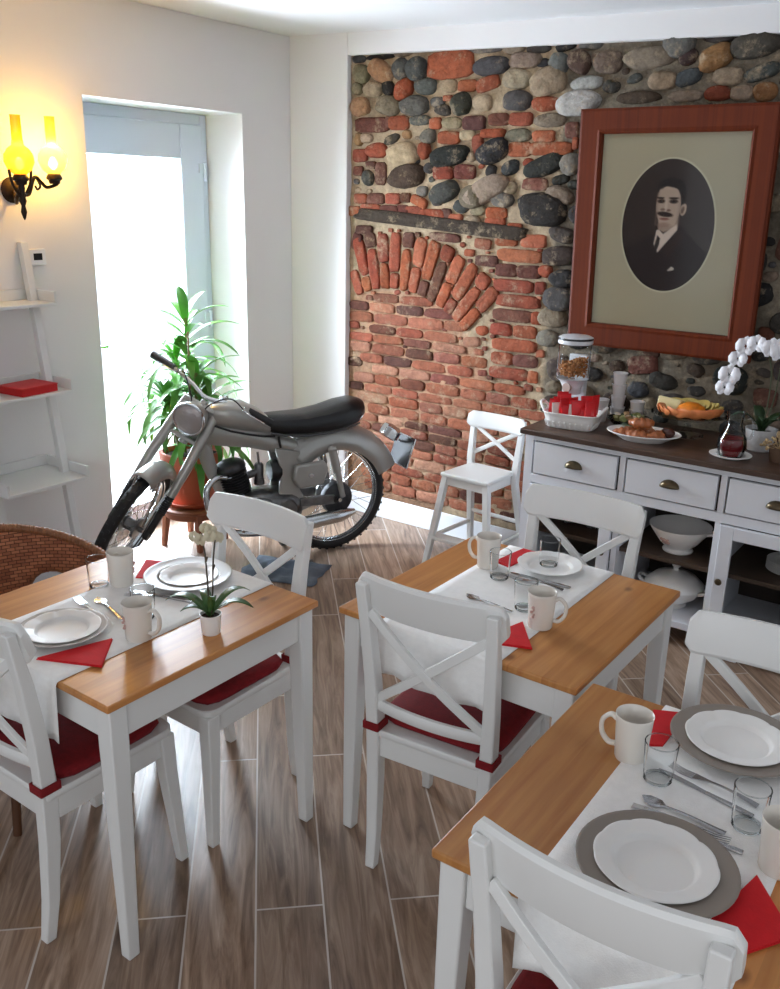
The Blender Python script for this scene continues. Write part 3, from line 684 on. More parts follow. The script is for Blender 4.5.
def make_plate(name, label, m, r, cat='plate', fluted=False, flat=False):
    h = r * 0.16
    t = thing(name, label, cat)
    b = B()
    prof = [(0, 0), (r * .60, 0), (r * .64, h * .12), (r * .72, h * .55), (r * .985, h * .92), (r, h), (r * .985, h * 1.06), (r * .95, h * 1.0), (r * .74, h * .80), (r * .70, h * .82), (r * .675, h * .70), (r * .635, h * .28), (r * .60, h * .2), (0, h * .18)]
    n = 96 if fluted else 48; rings = []
    for rr, z in prof:
        if rr < 1e-6: rings.append([b.v((0, 0, z))]); continue
        ring = []
        for j in range(n):
            a = 2 * PI * j / n; e = (rr / r) ** 6
            f = 1 + (0.022 * abs(math.sin(a * 5)) ** .6 * e - 0.022 * e if fluted else 0)
            zz = z + (0.0022 * (abs(math.sin(a * 5)) ** 0.5) * (rr > r * .7) if fluted else 0)
            ring.append(b.v((rr * f * math.cos(a), rr * f * math.sin(a), zz)))
        rings.append(ring)
    for q, s_ in zip(rings, rings[1:]):
        for j in range(n):
            k = (j + 1) % n
            if len(q) == 1: b.f([q[0], s_[k], s_[j]])
            elif len(s_) == 1: b.f([q[j], q[k], s_[0]])
            else: b.f([q[j], q[k], s_[k], s_[j]])
    b.obj('plate_body', m, t, ang=60)
    return t
def make_tumbler(label):
    t = thing('glass_tumbler', label, 'drinking glass')
    b = B(); r, h = 0.034, 0.088
    b.lathe([(0, 0), (r * .80, 0), (r * .84, .003), (r * .90, h * .4), (r, h), (r - .0014, h + .0006), (r - .0028, h), (r * .90 - .0028, h * .4), (r * .80 - .001, .012), (0, .010)], 32); b.obj('glass_wall', clear, t, ang=60)
    b = B(); b.torus((0, 0, h), r - .0014, .0012, 40, 6); b.obj('rim', glass('rim_glass', (.93, .95, .95), 1.0, .25), t)
    b = B(); b.torus((0, 0, .004), r * .76, .003, 40, 6); b.obj('thick_base', glass('rim_glass'), t)
    return t
def make_spoon(label, Lg=0.165):
    t = thing('teaspoon', label, 'spoon')
    b = B(); rings = []
    for k in range(15):
        u = k / 14; y = -Lg / 2 + Lg * u
        if u > .72:
            v_ = (u - .72) / .28; w_ = 0.0145 * math.sqrt(max(0.0, 1 - (2 * v_ - 1) ** 2)) + .0015; z = 0.0045 - 0.003 * math.sin(PI * v_)
        else: w_ = 0.0035 + 0.0035 * (1 - u / .72) ** 1.5; z = 0.0025 + 0.006 * math.sin(PI * u / .72) * u
        th = 0.0011
        rings.append([(-w_, y, z + th), (-w_ * .5, y, z), (w_ * .5, y, z), (w_, y, z + th), (w_ * .5, y, z + th * 2), (-w_ * .5, y, z + th * 2)])
        if u > .74 and u < .98:
            d = 0.0022 * math.sin(PI * (u - .72) / .28); rings[-1] = [(x, yy, zz - (d if abs(x) < w_ * .9 else 0) * .6) for x, yy, zz in rings[-1]]
    b.loft(rings); b.obj('spoon_body', steel, t, ang=50); return t
def make_fork(label, Lg=0.185):
    t = thing('table_fork', label, 'fork')
    b = B(); rings = []
    for k in range(12):
        u = k / 11; y = -Lg / 2 + Lg * .72 * u
        w_ = 0.0075 - 0.0045 * min(1, u * 2.2) if u < .75 else 0.003 + 0.008 * ((u - .75) / .25); z = 0.002 + 0.006 * math.sin(PI * u)
        rings.append([(-w_, y, z), (w_, y, z), (w_, y, z + .002), (-w_, y, z + .002)])
    b.loft(rings)
    for k in range(4):
        x = -0.0093 + 0.0062 * k; y0 = -Lg / 2 + Lg * .71
        b.tube([(x, y0, .003), (x, y0 + Lg * .14, .0018), (x, Lg / 2, .006)], [.0016, .0014, .0007], 6)
    b.obj('fork_body', steel, t, ang=50); return t
def make_knife(label, Lg=0.205):
    t = thing('table_knife', label, 'knife')
    b = B(); b.loft([[(-w_, y, .0005), (w_, y, .0005), (w_, y, .0005 + h_), (-w_, y, .0005 + h_)] for y, w_, h_ in ((-Lg / 2, .006, .005), (-Lg * .3, .0055, .006), (-.004, .004, .005))]); b.obj('handle', steel, t, bevel=.0015)
    b = B(); b.poly([(-.004, -.004, .001), (.006, -.004, .001), (.009, .03, .001), (.009, Lg / 2 - .03, .001), (.004, Lg / 2, .001), (-.004, Lg / 2 - .01, .001)], (0, 0, .0016)); b.obj('blade', steel, t, smooth=False); return t
def make_napkin(label, pts, z, h=0.006):
    """folded paper napkin: two stacked triangular layers with a soft fold"""
    t = thing('folded_napkin', label, 'napkin', (sum(p[0] for p in pts) / len(pts), sum(p[1] for p in pts) / len(pts), z), 0, 'red folded napkins')
    c = t.location
    for nm, sc, z0, z1 in (('lower_fold', 1.0, 0, h * .45), ('upper_fold', 0.975, h * .5, h)):
        b = B(); P = [((p[0] - c.x) * sc, (p[1] - c.y) * sc) for p in pts]; P2 = []
        for i in range(len(P)):
            a, d = Vector(P[i]), Vector(P[(i + 1) % len(P)])
            for k in range(4): P2.append(a.lerp(d, k / 4))
        lo = [b.v((x, y, z0)) for x, y in P2]; hi = [b.v((x, y, z1)) for x, y in P2]; n = len(lo)
        cl, chh = b.v((0, 0, z0)), b.v((0, 0, z1 + (h * .35 if nm == 'upper_fold' else 0)))
        for i in range(n):
            j = (i + 1) % n; b.f([lo[i], lo[j], hi[j], hi[i]]); b.f([cl, lo[j], lo[i]]); b.f([chh, hi[i], hi[j]])
        b.obj(nm, red_napkin, t, ang=50)
    return t
ZT = 0.7527
# table with the orchid
mug = make_mug('coffee_mug', 'white mug at the far left corner of the orchid table', cream_china); MG = 'white breakfast mugs'
mug.location = (-0.597, -0.287, ZT); mug.rotation_euler = (0, 0, rad(160)); mug['group'] = MG
dup(mug, (-0.281, -0.481, ZT), rad(15), 'white mug beside the orchid pot, handle to the right', MG)
dup(mug, (0.186, 0.528, ZT), rad(185), 'white mug on the far left of the central table', MG)
dup(mug, (0.516, 0.248, ZT), rad(20), 'white mug on the right side of the central table', MG)
dup(mug, (0.952, -0.186, 0.7502), rad(187), 'white mug on bare wood of the nearest table, handle to the left', MG)
dup(mug, (1.292, -0.352, ZT), rad(60), 'white mug cut off by the right edge of the picture', MG)
def stack_plate(x, y, z, lab_c, lab_w, mc, rc, rw, catw='plate'):
    c = make_plate('charger_plate', lab_c, mc, rc, 'charger plate'); c.location = (x[0], x[1], z)
    p = make_plate('dinner_plate', lab_w, porcelain, rw, 'plate', True); p.location = (y[0], y[1], z + rc * 0.16 * 0.2 + 0.0165 if mc is grey_china else z + rc * 0.16 * 0.2 + 0.0165)
    return c, p
def on_charger(rc, rw):
    # height where the foot of the upper plate meets the rising rim or the well of the lower one
    h = rc * 0.16; f = rw * 0.60
    return h * 0.18 if f <= rc * 0.60 else h * 0.30
def pair(cx, cy, rc, rw, mc, lc, lw, dx=0, dy=0, z=ZT):
    c = make_plate('charger_plate', lc, mc, rc, 'charger plate'); c.location = (cx, cy, z); c['group'] = 'chargers under the plates'
    p = make_plate('dinner_plate', lw, porcelain, rw, 'plate', True); p.location = (cx + dx, cy + dy, z + on_charger(rc, rw) + 0.0004); p['group'] = 'white fluted plates'; p.rotation_euler = (0, 0, cx)
pair(-0.458, -0.588, 0.116, 0.100, pale_grey_china, 'grey plate beneath the white one at near left of the orchid table', 'white fluted plate at near left of the orchid table', 0, 0)
pair(-0.468, -0.142, 0.132, 0.088, pale_grey_china, 'wide grey charger behind the orchid on the left table', 'white plate on the wide grey charger behind the orchid', 0.004, 0.0)
pair(1.121, -0.494, 0.140, 0.108, grey_china, 'taupe charger in front on the nearest table, beside the last red napkin', 'white fluted plate at the front of the nearest table', -0.003, 0.004)
pair(1.122, -0.012, 0.140, 0.108, grey_china, 'taupe charger at the far side of the nearest table', 'white fluted plate at the far side of the nearest table', -0.002, 0.003)
p = make_plate('dinner_plate', 'white plate with a glass standing on it, central table', porcelain, 0.104, 'plate', True); p.location = (0.350, 0.640, ZT); p['group'] = 'white fluted plates'
gl = make_tumbler('clear tumbler standing on the white plate of the central table'); GG = 'clear tumblers'
gl.location = (0.338, 0.655, ZT + 0.104 * 0.16 * 0.18 + .0004); gl['group'] = GG
dup(gl, (0.262, 0.470, ZT), 0, 'clear tumbler by the far left mug of the central table', GG)
dup(gl, (0.430, 0.320, ZT), 0, 'clear tumbler behind the right hand mug of the central table', GG)
dup(gl, (-0.640, -0.335, ZT - .0025), 0, 'clear tumbler beside the far mug of the orchid table', GG)
dup(gl, (-0.365, -0.395, ZT), 0, 'clear tumbler in the middle of the orchid table', GG)
dup(gl, (1.028, -0.232, ZT), 0, 'clear tumbler in front of the left mug on the nearest table', GG)
dup(gl, (1.216, -0.270, ZT), 0, 'clear tumbler by the mug at the right edge', GG)
make_napkin('red napkin triangle beside the near plate of the orchid table', [(-0.385, -0.715), (-0.325, -0.530), (-0.225, -0.640)], ZT)
make_napkin('red napkin by the far charger of the orchid table', [(-0.600, -0.235), (-0.690, -0.120), (-0.545, -0.050), (-0.52, -0.19)], ZT, 0.002)
make_napkin('red napkin triangle at the near edge of the central table', [(0.425, 0.055), (0.565, 0.110), (0.470, 0.235)], ZT)
make_napkin('red napkin beside the plate with the glass, central table', [(0.205, 0.735), (0.185, 0.575), (0.245, 0.560), (0.262, 0.735)], ZT, 0.004)
make_napkin('red napkin between the left mug and far charger of the nearest table', [(0.968, -0.130), (0.925, 0.020), (0.995, 0.055), (0.995, -0.11)], ZT, 0.004)
make_napkin('large red napkin triangle at the right front of the nearest table', [(1.268, -0.395), (1.355, -0.505), (1.268, -0.640), (1.225, -0.600)], 0.7527, 0.006)
sp = make_spoon('teaspoon lying before the mug of the orchid table'); SP = 'teaspoons'
def lay(o, a, b_, z=ZT):  # from handle end a to tip b
    d = Vector((b_[0] - a[0], b_[1] - a[1])); o.location = ((a[0] + b_[0]) / 2, (a[1] + b_[1]) / 2, z); o.rotation_euler = (0, 0, math.atan2(-d.x, d.y))
lay(sp, (-0.405, -0.440), (-0.565, -0.398)); sp['group'] = SP
def dspoon(a, b_, lab):
    o = dup(sp, (0, 0, 0), 0, lab, SP); lay(o, a, b_)
dspoon((0.405, 0.275), (0.262, 0.292), 'teaspoon on the runner of the central table')
dspoon((1.180, -0.318), (1.036, -0.308), 'teaspoon above the front plate of the nearest table')
fk = make_fork('fork behind the mug of the orchid table, beside the grey charger'); FK = 'table forks'
lay(fk, (-0.385, -0.245), (-0.505, -0.325)); fk['group'] = FK
def dfork(a, b_, lab):
    o = dup(fk, (0, 0, 0), 0, lab, FK); lay(o, a, b_)
dfork((-0.455, -0.475), (-0.59, -0.44), 'fork next to the near plate of the orchid table')
dfork((0.455, 0.505), (0.285, 0.495), 'fork by the plate of the central table')
dfork((1.03, -0.345), (1.195, -0.338), 'fork above the front plate of the nearest table')
dfork((1.205, -0.195), (1.045, -0.172), 'fork below the far charger of the nearest table')
kn = make_knife('knife beside the wide charger of the orchid table'); KN = 'table knives'
lay(kn, (-0.345, -0.250), (-0.52, -0.300)); kn['group'] = KN
def dknife(a, b_, lab):
    o = dup(kn, (0, 0, 0), 0, lab, KN); lay(o, a, b_)
dknife((0.470, 0.535), (0.27, 0.525), 'knife by the plate of the central table')
dknife((1.235, -0.352), (1.025, -0.368), 'knife nearest the front plate of the nearest table')
dknife((1.19, -0.230), (1.045, -0.203), 'knife between the two chargers of the nearest table')

# small orchid in a white pot
def blossom(b, c, nrm, r, petals=5):
    nrm = Vector(nrm).normalized(); u = (Vector((0, 0, 1)) - nrm * nrm.z).normalized(); v_ = nrm.cross(u); c = Vector(c)
    for k in range(petals):
        a = 2 * PI * k / petals + {1: .16, 4: -.16}.get(k, 0); d = u * math.cos(a) + v_ * math.sin(a); s_ = nrm.cross(d)
        w_ = r * (0.72 if k in (1, 4) else 0.36)
        off = nrm * (.0022 if k in (1, 4) else 0); c0 = c; c = c0 + off
        P = [c + d * r * .08, c + d * r * .45 + s_ * w_ , c + d * r * .85 + s_ * w_ * .75, c + d * r * 1.02, c + d * r * .85 - s_ * w_ * .75, c + d * r * .45 - s_ * w_]
        q = [b.v(p) for p in P]; m_ = b.v(c + d * r * .55 + nrm * r * .004)
        for i in range(6): b.f([q[i], q[(i + 1) % 6], m_])
        c = c0
def strap_leaf(b, base, tip, lift, w_, n=9, fold=0.25):
    base, tip = Vector(base), Vector(tip); side = (tip - base).cross(Vector((0, 0, 1)))
    side = side.normalized() if side.length > 1e-5 else Vector((1, 0, 0)); rows = []
    for k in range(n + 1):
        u = k / n; p = base.lerp(tip, u) + Vector((0, 0, lift * 4 * u * (1 - u)))
        ww = w_ * (math.sin(PI * min(1, 0.12 + u * 0.88)) ** 0.7) * 0.5 + 0.0004
        rows.append([b.v(p - side * ww + Vector((0, 0, ww * fold))), b.v(p), b.v(p + side * ww + Vector((0, 0, ww * fold)))])
    for q, s_ in zip(rows, rows[1:]):
        for j in range(2): b.f([q[j], q[j + 1], s_[j + 1], s_[j]])
leaf_green = mat('orchid_leaf_green', L(62, 96, 48), 0.4, var=0.2, vscale=10)
stem_brown = mat('orchid_stem', L(70, 58, 40), 0.5)
cream_petal = mat('cream_petals', L(214, 204, 176), 0.6)
white_petal = mat('white_petals', L(240, 238, 242), 0.6)
o = thing('potted_orchid', 'small pale orchid in a white pot on the left table', 'potted plant', (-0.160, -0.339, 0.7502))
b = B(); b.lathe([(0, 0), (.023, 0), (.0245, .003), (.029, .055), (.0295, .057), (.027, .057), (.025, .048), (0, .047)], 28); b.obj('pot', porcelain, o, ang=60)
b = B(); b.lathe([(0, .050), (.020, .050), (.0255, .0485), (.0255, .044), (0, .044)], 16); b.obj('soil', soil, o)
b = B()
for tip, lift, w_ in (((-.125, -.045, .075), .035, .030), ((-.10, .06, .07), .03, .028), ((.105, .055, .085), .03, .030), ((.03, .12, .09), .035, .026), ((.05, -.03, .12), .03, .022), ((-.05, -.06, .07), .02, .022)): strap_leaf(b, (0, 0, .05), tip, lift, w_)
lf = b.obj('leaves', leaf_green, o, ang=70); s_ = lf.modifiers.new('thickness', 'SOLIDIFY'); s_.thickness = .0012
tips = [catmull([(-.006, .002, .05), (-.012, .006, .13), (-.024, .012, .21), (-.040, .018, .268)], 5), catmull([(.006, -.002, .05), (.006, .006, .12), (-.004, .02, .19), (-.004, .03, .255)], 5)]
for tp in tips:
    b = B(); b.tube(tp, .0022, 6); b.tube([tp[9], tp[9] + Vector((.004, .002, .014))], .003, 6); b.obj('stem', stem_brown, o)
random.seed(4)
for k, tp in enumerate(tips):
    for j in range(4):
        p = tp[-1] + Vector((random.uniform(-.02, .022), random.uniform(-.02, .02), random.uniform(-.022, .018)))
        b = B(); blossom(b, p, (0.55 + random.uniform(-.4, .4), -0.75, .3 + random.uniform(-.3, .3)), .017); f_ = b.obj('blossom', cream_petal, o, ang=70)
        s_ = f_.modifiers.new('thickness', 'SOLIDIFY'); s_.thickness = .0008
# ------------------------------------------------------------------ sideboard
SX, SY, SW, SD = -0.384, 1.840, 1.40, 0.50      # left, front, width, depth of the carcase
sb = thing('sideboard', 'long white sideboard with dark wooden top and three drawers against the stone wall', 'sideboard', (SX, SY, 0))
b = B(); b.span((-0.014, -0.026, 0.845), (SW + 0.014, SD + 0.03, 0.870)); b.obj('worktop', dark_top, sb, bevel=0.004)
b = B()
for x in (0, SW - 0.04): b.span((x, 0.012, 0.09), (x + 0.04, SD, 0.845))
for k in (1, 2): b.span((0.045 + 0.4383 * k - 0.018, 0.012, 0.09), (0.045 + 0.4383 * k + 0.008, SD, 0.612))
b.span((0.04, 0.006, 0.09), (SW - 0.04, SD, 0.122)); b.span((0.04, 0.012, 0.815), (SW - 0.04, SD, 0.845)); b.span((0.04, 0.0121, 0.612), (SW - 0.04, SD, 0.655))
for k in (1, 2): b.span((0.045 + 0.4383 * k - 0.018, 0.012, 0.655), (0.045 + 0.4383 * k + 0.008, 0.08, 0.815))
b.obj('carcass', sb_white, sb, bevel=0.002)
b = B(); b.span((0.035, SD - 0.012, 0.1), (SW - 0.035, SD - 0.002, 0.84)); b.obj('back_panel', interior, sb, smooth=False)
b = B()
for x in (0.002, SW - 0.042): b.span((x, 0.016, 0), (x + 0.045, 0.06, 0.09)); b.span((x, SD - 0.06, 0), (x + 0.045, SD - 0.02, 0.09))
for x in (1.0,): b.span((x, 0.02, 0), (x + 0.07, 0.07, 0.09))
b.obj('feet', sb_white, sb, bevel=0.004)
for k in range(3):
    x0 = 0.045 + 0.4383 * k + (0.014 if k else 0.002); x1 = 0.045 + 0.4383 * (k + 1) - 0.024
    sh = B(); sh.span((x0 - 0.01, 0.05, 0.365), (x1 + 0.01, SD - 0.02, 0.385)); sh.obj('shelf', dark_shelf, sb, bevel=0.002)
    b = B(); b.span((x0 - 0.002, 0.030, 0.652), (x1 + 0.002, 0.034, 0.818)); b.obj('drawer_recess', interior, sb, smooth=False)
    b = B(); b.span((x0 + 0.004, 0.006, 0.661), (x1 - 0.004, 0.028, 0.809)); d = b.obj('drawer', sb_white, sb, bevel=0.0025)
    b = B(); cx = (x0 + x1) / 2; rings = []   # half-round cup pull
    for i in range(9):
        a = i / 8 * PI / 2
        rings.append([(cx - 0.043 * math.cos(PI * j / 16), 0.0055 - 0.026 * math.sin(PI * j / 16) * math.cos(a), 0.722 + 0.034 * math.sin(PI * j / 16) * math.sin(a)) for j in range(17)])
    b.loft(rings, closed=False); h_ = b.obj('cup_handle', bronze, d, ang=60)
    s_ = h_.modifiers.new('thickness', 'SOLIDIFY'); s_.thickness = 0.002
for k in (0, 2):
    x0 = 0.045 + 0.4383 * k + (0.010 if k else 0.000); x1 = 0.045 + 0.4383 * (k + 1) - 0.022; z0, z1 = 0.126, 0.608
    b = B(); wd = 0.056
    b.span((x0, -0.004, z0), (x0 + wd, 0.016, z1)); b.span((x1 - wd, -0.004, z0), (x1, 0.016, z1)); b.span((x0 + wd, -0.004, z0), (x1 - wd, 0.016, z0 + wd)); b.span((x0 + wd, -0.004, z1 - wd), (x1 - wd, 0.016, z1))
    dr = b.obj('door', sb_white, sb, bevel=0.003)
    b = B(); b.span((x0 + wd - .004, 0.004, z0 + wd - .004), (x1 - wd + .004, 0.008, z1 - wd + .004)); b.obj('glass_pane', clear, dr, smooth=False)
    kx = x0 + 0.028 if k else x1 - 0.028
    b = B(); b.lathe([(0, 0), (.006, 0), (.006, .010), (.013, .014), (.015, .020), (.011, .026), (0, .028)], 16, (kx, -0.004, 0.365), rot_axis('X', PI / 2)); b.obj('knob', bronze, dr)
ST = 0.8702
# crockery inside
o = thing('serving_bowl', 'large white footed bowl on the open shelf of the sideboard', 'bowl', (0.330, 2.020, 0.3852))
b = B(); b.lathe([(0, 0), (.065, 0), (.068, .006), (.055, .018), (.085, .045), (.128, .105), (.136, .122), (.130, .122), (.080, .05), (.05, .026), (0, .024)], 40); b.obj('bowl_body', porcelain, o, ang=60)
b = B(); b.tube(catmull([(.120, -.02, .105), (.165, -.02, .118), (.168, .02, .118), (.120, .02, .105)], 4), .007, 8); b.obj('handle', porcelain, o)
b = B()
for k in range(6):
    a = -2.0 + .14 * (k % 3); rr = .098 + .014 * (k // 3); b.ell((rr * math.cos(a), rr * math.sin(a), .058 + .016 * (k // 3)), (.008, .004, .006), 8, 5)
b.obj('painted_flowers', mat('faded_pink_glaze', L(206, 170, 160)), o)
o = thing('soup_tureen', 'white lidded tureen in the bottom of the open sideboard compartment', 'tureen', (0.335, 2.020, 0.1222))
b = B(); b.lathe([(0, 0), (.06, 0), (.062, .008), (.05, .018), (.10, .05), (.125, .09), (.128, .100), (.12, .100), (.09, .05), (0, .03)], 36); b.obj('tureen_body', porcelain, o, ang=60)
b = B(); b.lathe([(.132, .1005), (.13, .108), (.09, .145), (.03, .165), (.012, .17), (.012, .182), (.02, .19), (.015, .20), (0, .203)], 36); b.obj('lid', porcelain, o, ang=60)
for sx in (-1, 1):
    b = B(); b.tube(catmull([(sx * .115, -.03, .085), (sx * .155, -.025, .10), (sx * .16, .025, .10), (sx * .115, .03, .085)], 4), .008, 8); b.obj('handle', porcelain, o)
for k in range(6):
    p = make_plate('shelf_plate', 'white plate stacked on the shelf behind the right glass door', porcelain, .10); p.location = (0.800, 2.07, 0.3852 + k * 0.0080); p['group'] = 'plates stacked in the right cabinet'
for k, (x, y) in enumerate(((-0.22, 2.05), (-0.10, 2.05))):
    dup(gl, (x, y, 0.3852), 0, 'clear tumbler behind the left glass door of the sideboard', 'tumblers in the left cabinet')

# ------------------------------------------------------------------ breakfast buffet on the sideboard
random.seed(21)
o = thing('bread_basket', 'white oblong basket filled with red packets at the left end of the sideboard', 'basket', (-0.225, 2.000, ST), rad(8)); o.scale = (.87, .87, .95)
b = B(); rings = []
def rr_(w_, d_, z, n=40, p=5):
    out = []
    for k in range(n):
        a = 2 * PI * k / n; c, s_ = math.cos(a), math.sin(a); q = (abs(c) ** p + abs(s_) ** p) ** (-1 / p); out.append((q * c * w_, q * s_ * d_, z))
    return out
for (w_, d_, z) in ((.115, .075, 0), (.125, .083, .004), (.138, .094, .05), (.146, .100, .072), (.152, .105, .076), (.150, .103, .080), (.140, .094, .075), (.130, .086, .05), (.118, .076, .010), (.02, .02, .008)): rings.append(rr_(w_, d_, z))
b.loft(rings)
for k in range(30):
    a = 2 * PI * k / 30; c, s_ = math.cos(a), math.sin(a); q = (abs(c) ** 5 + abs(s_) ** 5) ** -.2
    b.tube([(q * c * .126, q * s_ * .084, .006), (q * c * .138, q * s_ * .094, .035)], .0035, 6)
b.obj('basket_wall', porcelain, o, ang=60)
for sx in (-1, 1):
    b = B(); b.tube(catmull([(sx * .145, -.05, .076), (sx * .170, -.03, .105), (sx * .176, 0, .112), (sx * .170, .03, .105), (sx * .145, .05, .076)], 4), .0075, 8); b.obj('handle', porcelain, o)
redpack = mat('red_foil_packet', L(206, 20, 30), 0.4, var=0.12, vscale=25); whitepack = mat('white_paper_packet', L(228, 214, 206), 0.5)
for k in range(16):
    u = (k % 8) / 7 - .5; v_ = (k // 8) - .5
    pk = thing('snack_packet', ('red' if k not in (1, 4, 12) else 'white') + ' packet standing in the white basket', 'packet', (-0.225 + u * .165 - v_ * .008, 2.000 + v_ * .066 + u * .023, ST + .018), rad(random.uniform(30, 75)), 'packets in the white basket')
    b = B(); hh = random.uniform(.085, .130) - .012 * (k // 8 == 0) if k not in (1, 4, 12) else .088; lean = random.uniform(-.18, .18)
    rings = []
    for q in range(6):
        z = hh * q / 5; th = .011 * math.sin(PI * (q + .25) / 5.5) + .0015; x_ = lean * z
        rings.append([(x_ - .026, -th * .3, z), (x_, -th, z), (x_ + .026, -th * .3, z), (x_ + .026, th * .3, z), (x_, th, z), (x_ - .026, th * .3, z)])
    b.loft(rings); b.obj('pouch', redpack if k not in (1, 4, 12) else whitepack, pk, ang=30)
    b = B(); x_ = lean * hh; b.box((x_, 0, hh + .004), (.052, .0016, .009)); b.obj('crimped_seal', redpack if k not in (1, 4, 12) else whitepack, pk, smooth=False)

o = thing('cereal_dispenser', 'clear cylinder cereal dispenser with white lid behind the white basket', 'dispenser', (-0.322, 2.175, ST)); o.scale = (.93, .93, 1.0)
b = B(); b.lathe([(.080, .195), (.083, .205), (.083, .365), (.0805, .365), (.0805, .207), (.06, .197)], 36); b.obj('cylinder', clear, o, ang=60)
b = B(); b.lathe([(0, .395), (.074, .395), (.088, .388), (.089, .362), (.084, .358), (.082, .364), (0, .366)], 36); b.obj('lid', mat('white_plastic', L(214, 216, 220), 0.35), o)
b = B(); b.lathe([(.0895, .378), (.091, .383), (.0895, .388)], 36); b.obj('lid_band', black_metal, o)
b = B(); b.lathe([(.080, .193), (.06, .18), (.045, .15), (.042, .12), (.046, .118), (.05, .15), (.064, .178), (.0835, .192)], 32); b.obj('funnel', mat('white_plastic', L(214, 216, 220), 0.35), o)
b = B(); b.lathe([(0, -.045), (.02, -.045), (.022, -.02), (.022, .02), (0, .02)], 20, (0, -.05, .155), rot_axis('X', PI / 2)); b.obj('dial_knob', mat('pale_knob', L(190, 170, 160), 0.5), o)
b = B(); b.span((-.07, -.07, 0), (.07, .085, .014)); b.span((-.05, .05, .012), (.05, .078, .30)); b.span((-.05, .03, .12), (.05, .06, .175)); b.obj('stand', mat('white_plastic', L(214, 216, 220), 0.35), o, bevel=.004)
b = B()
for k in range(420):
    a = random.uniform(0, 2 * PI); r_ = .072 * math.sqrt(random.random()); z = .207 + random.random() * (.075 + .012 * math.cos(a))
    R = Matrix.Rotation(random.uniform(0, PI), 3, 'X') @ Matrix.Rotation(random.uniform(0, PI), 3, 'Z')
    b.ell((r_ * math.cos(a), r_ * math.sin(a), z), (random.uniform(.006, .011), random.uniform(.005, .008), .003), 6, 4, R)
q = b.obj('breakfast_cereal', mat('brown_cereal', L(158, 104, 56), 0.8, var=0.3, vscale=60)); q.scale = (.93, .93, 1); q.location = (-0.322, 2.175, ST); tag(q, 'brown cereal flakes filling the clear dispenser', 'cereal', None, 'stuff')

# white cups nested upside up
def make_cup(label):
    t = thing('paper_cup', label, 'cup', (0, 0, 0), 0, 'white cups on the sideboard')
    b = B(); b.lathe([(0, 0), (.024, 0), (.026, .003), (.034, .064), (.036, .066), (.034, .068), (.0325, .064), (.0245, .006), (0, .005)], 24); b.obj('cup_body', mat('white_cup', L(226, 222, 222), 0.45), t, ang=60); return t
cup0 = None
for (x, y, n) in ((-0.118, 2.265, 4), (-0.172, 2.200, 2), (-0.022, 2.268, 2)):
    for k in range(n):
        lab = {-118: 'white cup in the tallest stack on the sideboard', -172: 'white cup in the low stack left of the tallest one', -22: 'white cup in the low stack right of the tallest one'}[round(x * 1000)]
        if cup0 is None: cup0 = make_cup(lab); cup0.location = (x, y, ST)
        else: dup(cup0, (x, y, ST + k * (.055 if n == 4 else .040)), 0, lab, 'white cups on the sideboard')
o = thing('glass_dish', 'shallow green glass dish of small packets behind the pastry plate', 'dish', (0.000, 2.130, ST)); o.scale = (.87, .87, 1)
b = B(); b.lathe([(0, 0), (.05, 0), (.06, .006), (.10, .035), (.118, .052), (.115, .054), (.095, .036), (.05, .008), (0, .007)], 36); b.obj('dish_body', glass('green_glass', (.62, .78, .62), .9, .35), o, ang=60)
for k in range(22):
    a = k * 2.4; r_ = .082 * math.sqrt((k + .5) / 22); z = .022 + .012 * (1 - r_ / .09) + .010 * (k % 3) + .22 * r_ * .6
    col = [L(150, 142, 92), L(206, 190, 170), L(178, 140, 100), L(120, 126, 70)][k % 4]
    b = B(); b.lathe([(0, 0), (.010, 0), (.014, .012), (.016, .013), (0, .0135)], 12, (0, 0, 0), Matrix.Rotation(random.uniform(-.7, .7), 3, 'X') @ Matrix.Rotation(random.uniform(-.6, .6), 3, 'Y'))
    q = b.obj('butter_portion', mat('portion_%s' % 'abcd'[k % 4], col, 0.4)); q.location = (r_ * .87 * math.cos(a), 2.130 + r_ * .87 * math.sin(a), ST + z); tag(q, 'tiny portion pot heaped in the green glass dish', 'portion pot', 'portion pots in the green dish')

o = thing('oval_platter', 'white oval dish of pastries in the middle of the sideboard front', 'dish', (0.125, 1.985, ST), rad(12)); o.scale = (1.08, 1.08, 1)
b = B(); b.lathe([(0, 0), (.085, 0), (.09, .004), (.12, .022), (.150, .036), (.148, .039), (.118, .026), (.088, .009), (0, .008)], 44, (0, 0, 0), None, 1.0, .72); b.obj('dish_body', porcelain, o, ang=60)
pastry = mat('baked_pastry', L(160, 90, 46), 0.45, var=0.3, vscale=30, bump=0.3, bscale=80, coat=0.35)
def croissant(label):
    b = B(); rings = []
    for k in range(25):
        u = k / 24 * 2 - 1; a = u * 1.15; c = Vector((.058 * math.sin(a), .058 * (1 - math.cos(a)) - .015, 0)); R = Matrix.Rotation(a, 3, 'Z')
        rr = .026 * (1 - abs(u) ** 1.8) ** .8 + .003; rr *= 1 + .13 * math.cos(u * 17)
        rings.append([c + R @ Vector((0, rr * math.cos(q), rr * .85 * math.sin(q) + .018)) for q in [2 * PI * j / 12 for j in range(12)]])
    b.loft(rings); return tag(b.obj('croissant', pastry, ang=70), label, 'croissant', 'pastries on the oval dish')
cr = croissant('golden croissant lying at the left of the oval dish'); cr.location = (0.045, 1.968, ST + .011); cr.rotation_euler = (0, 0, .9)
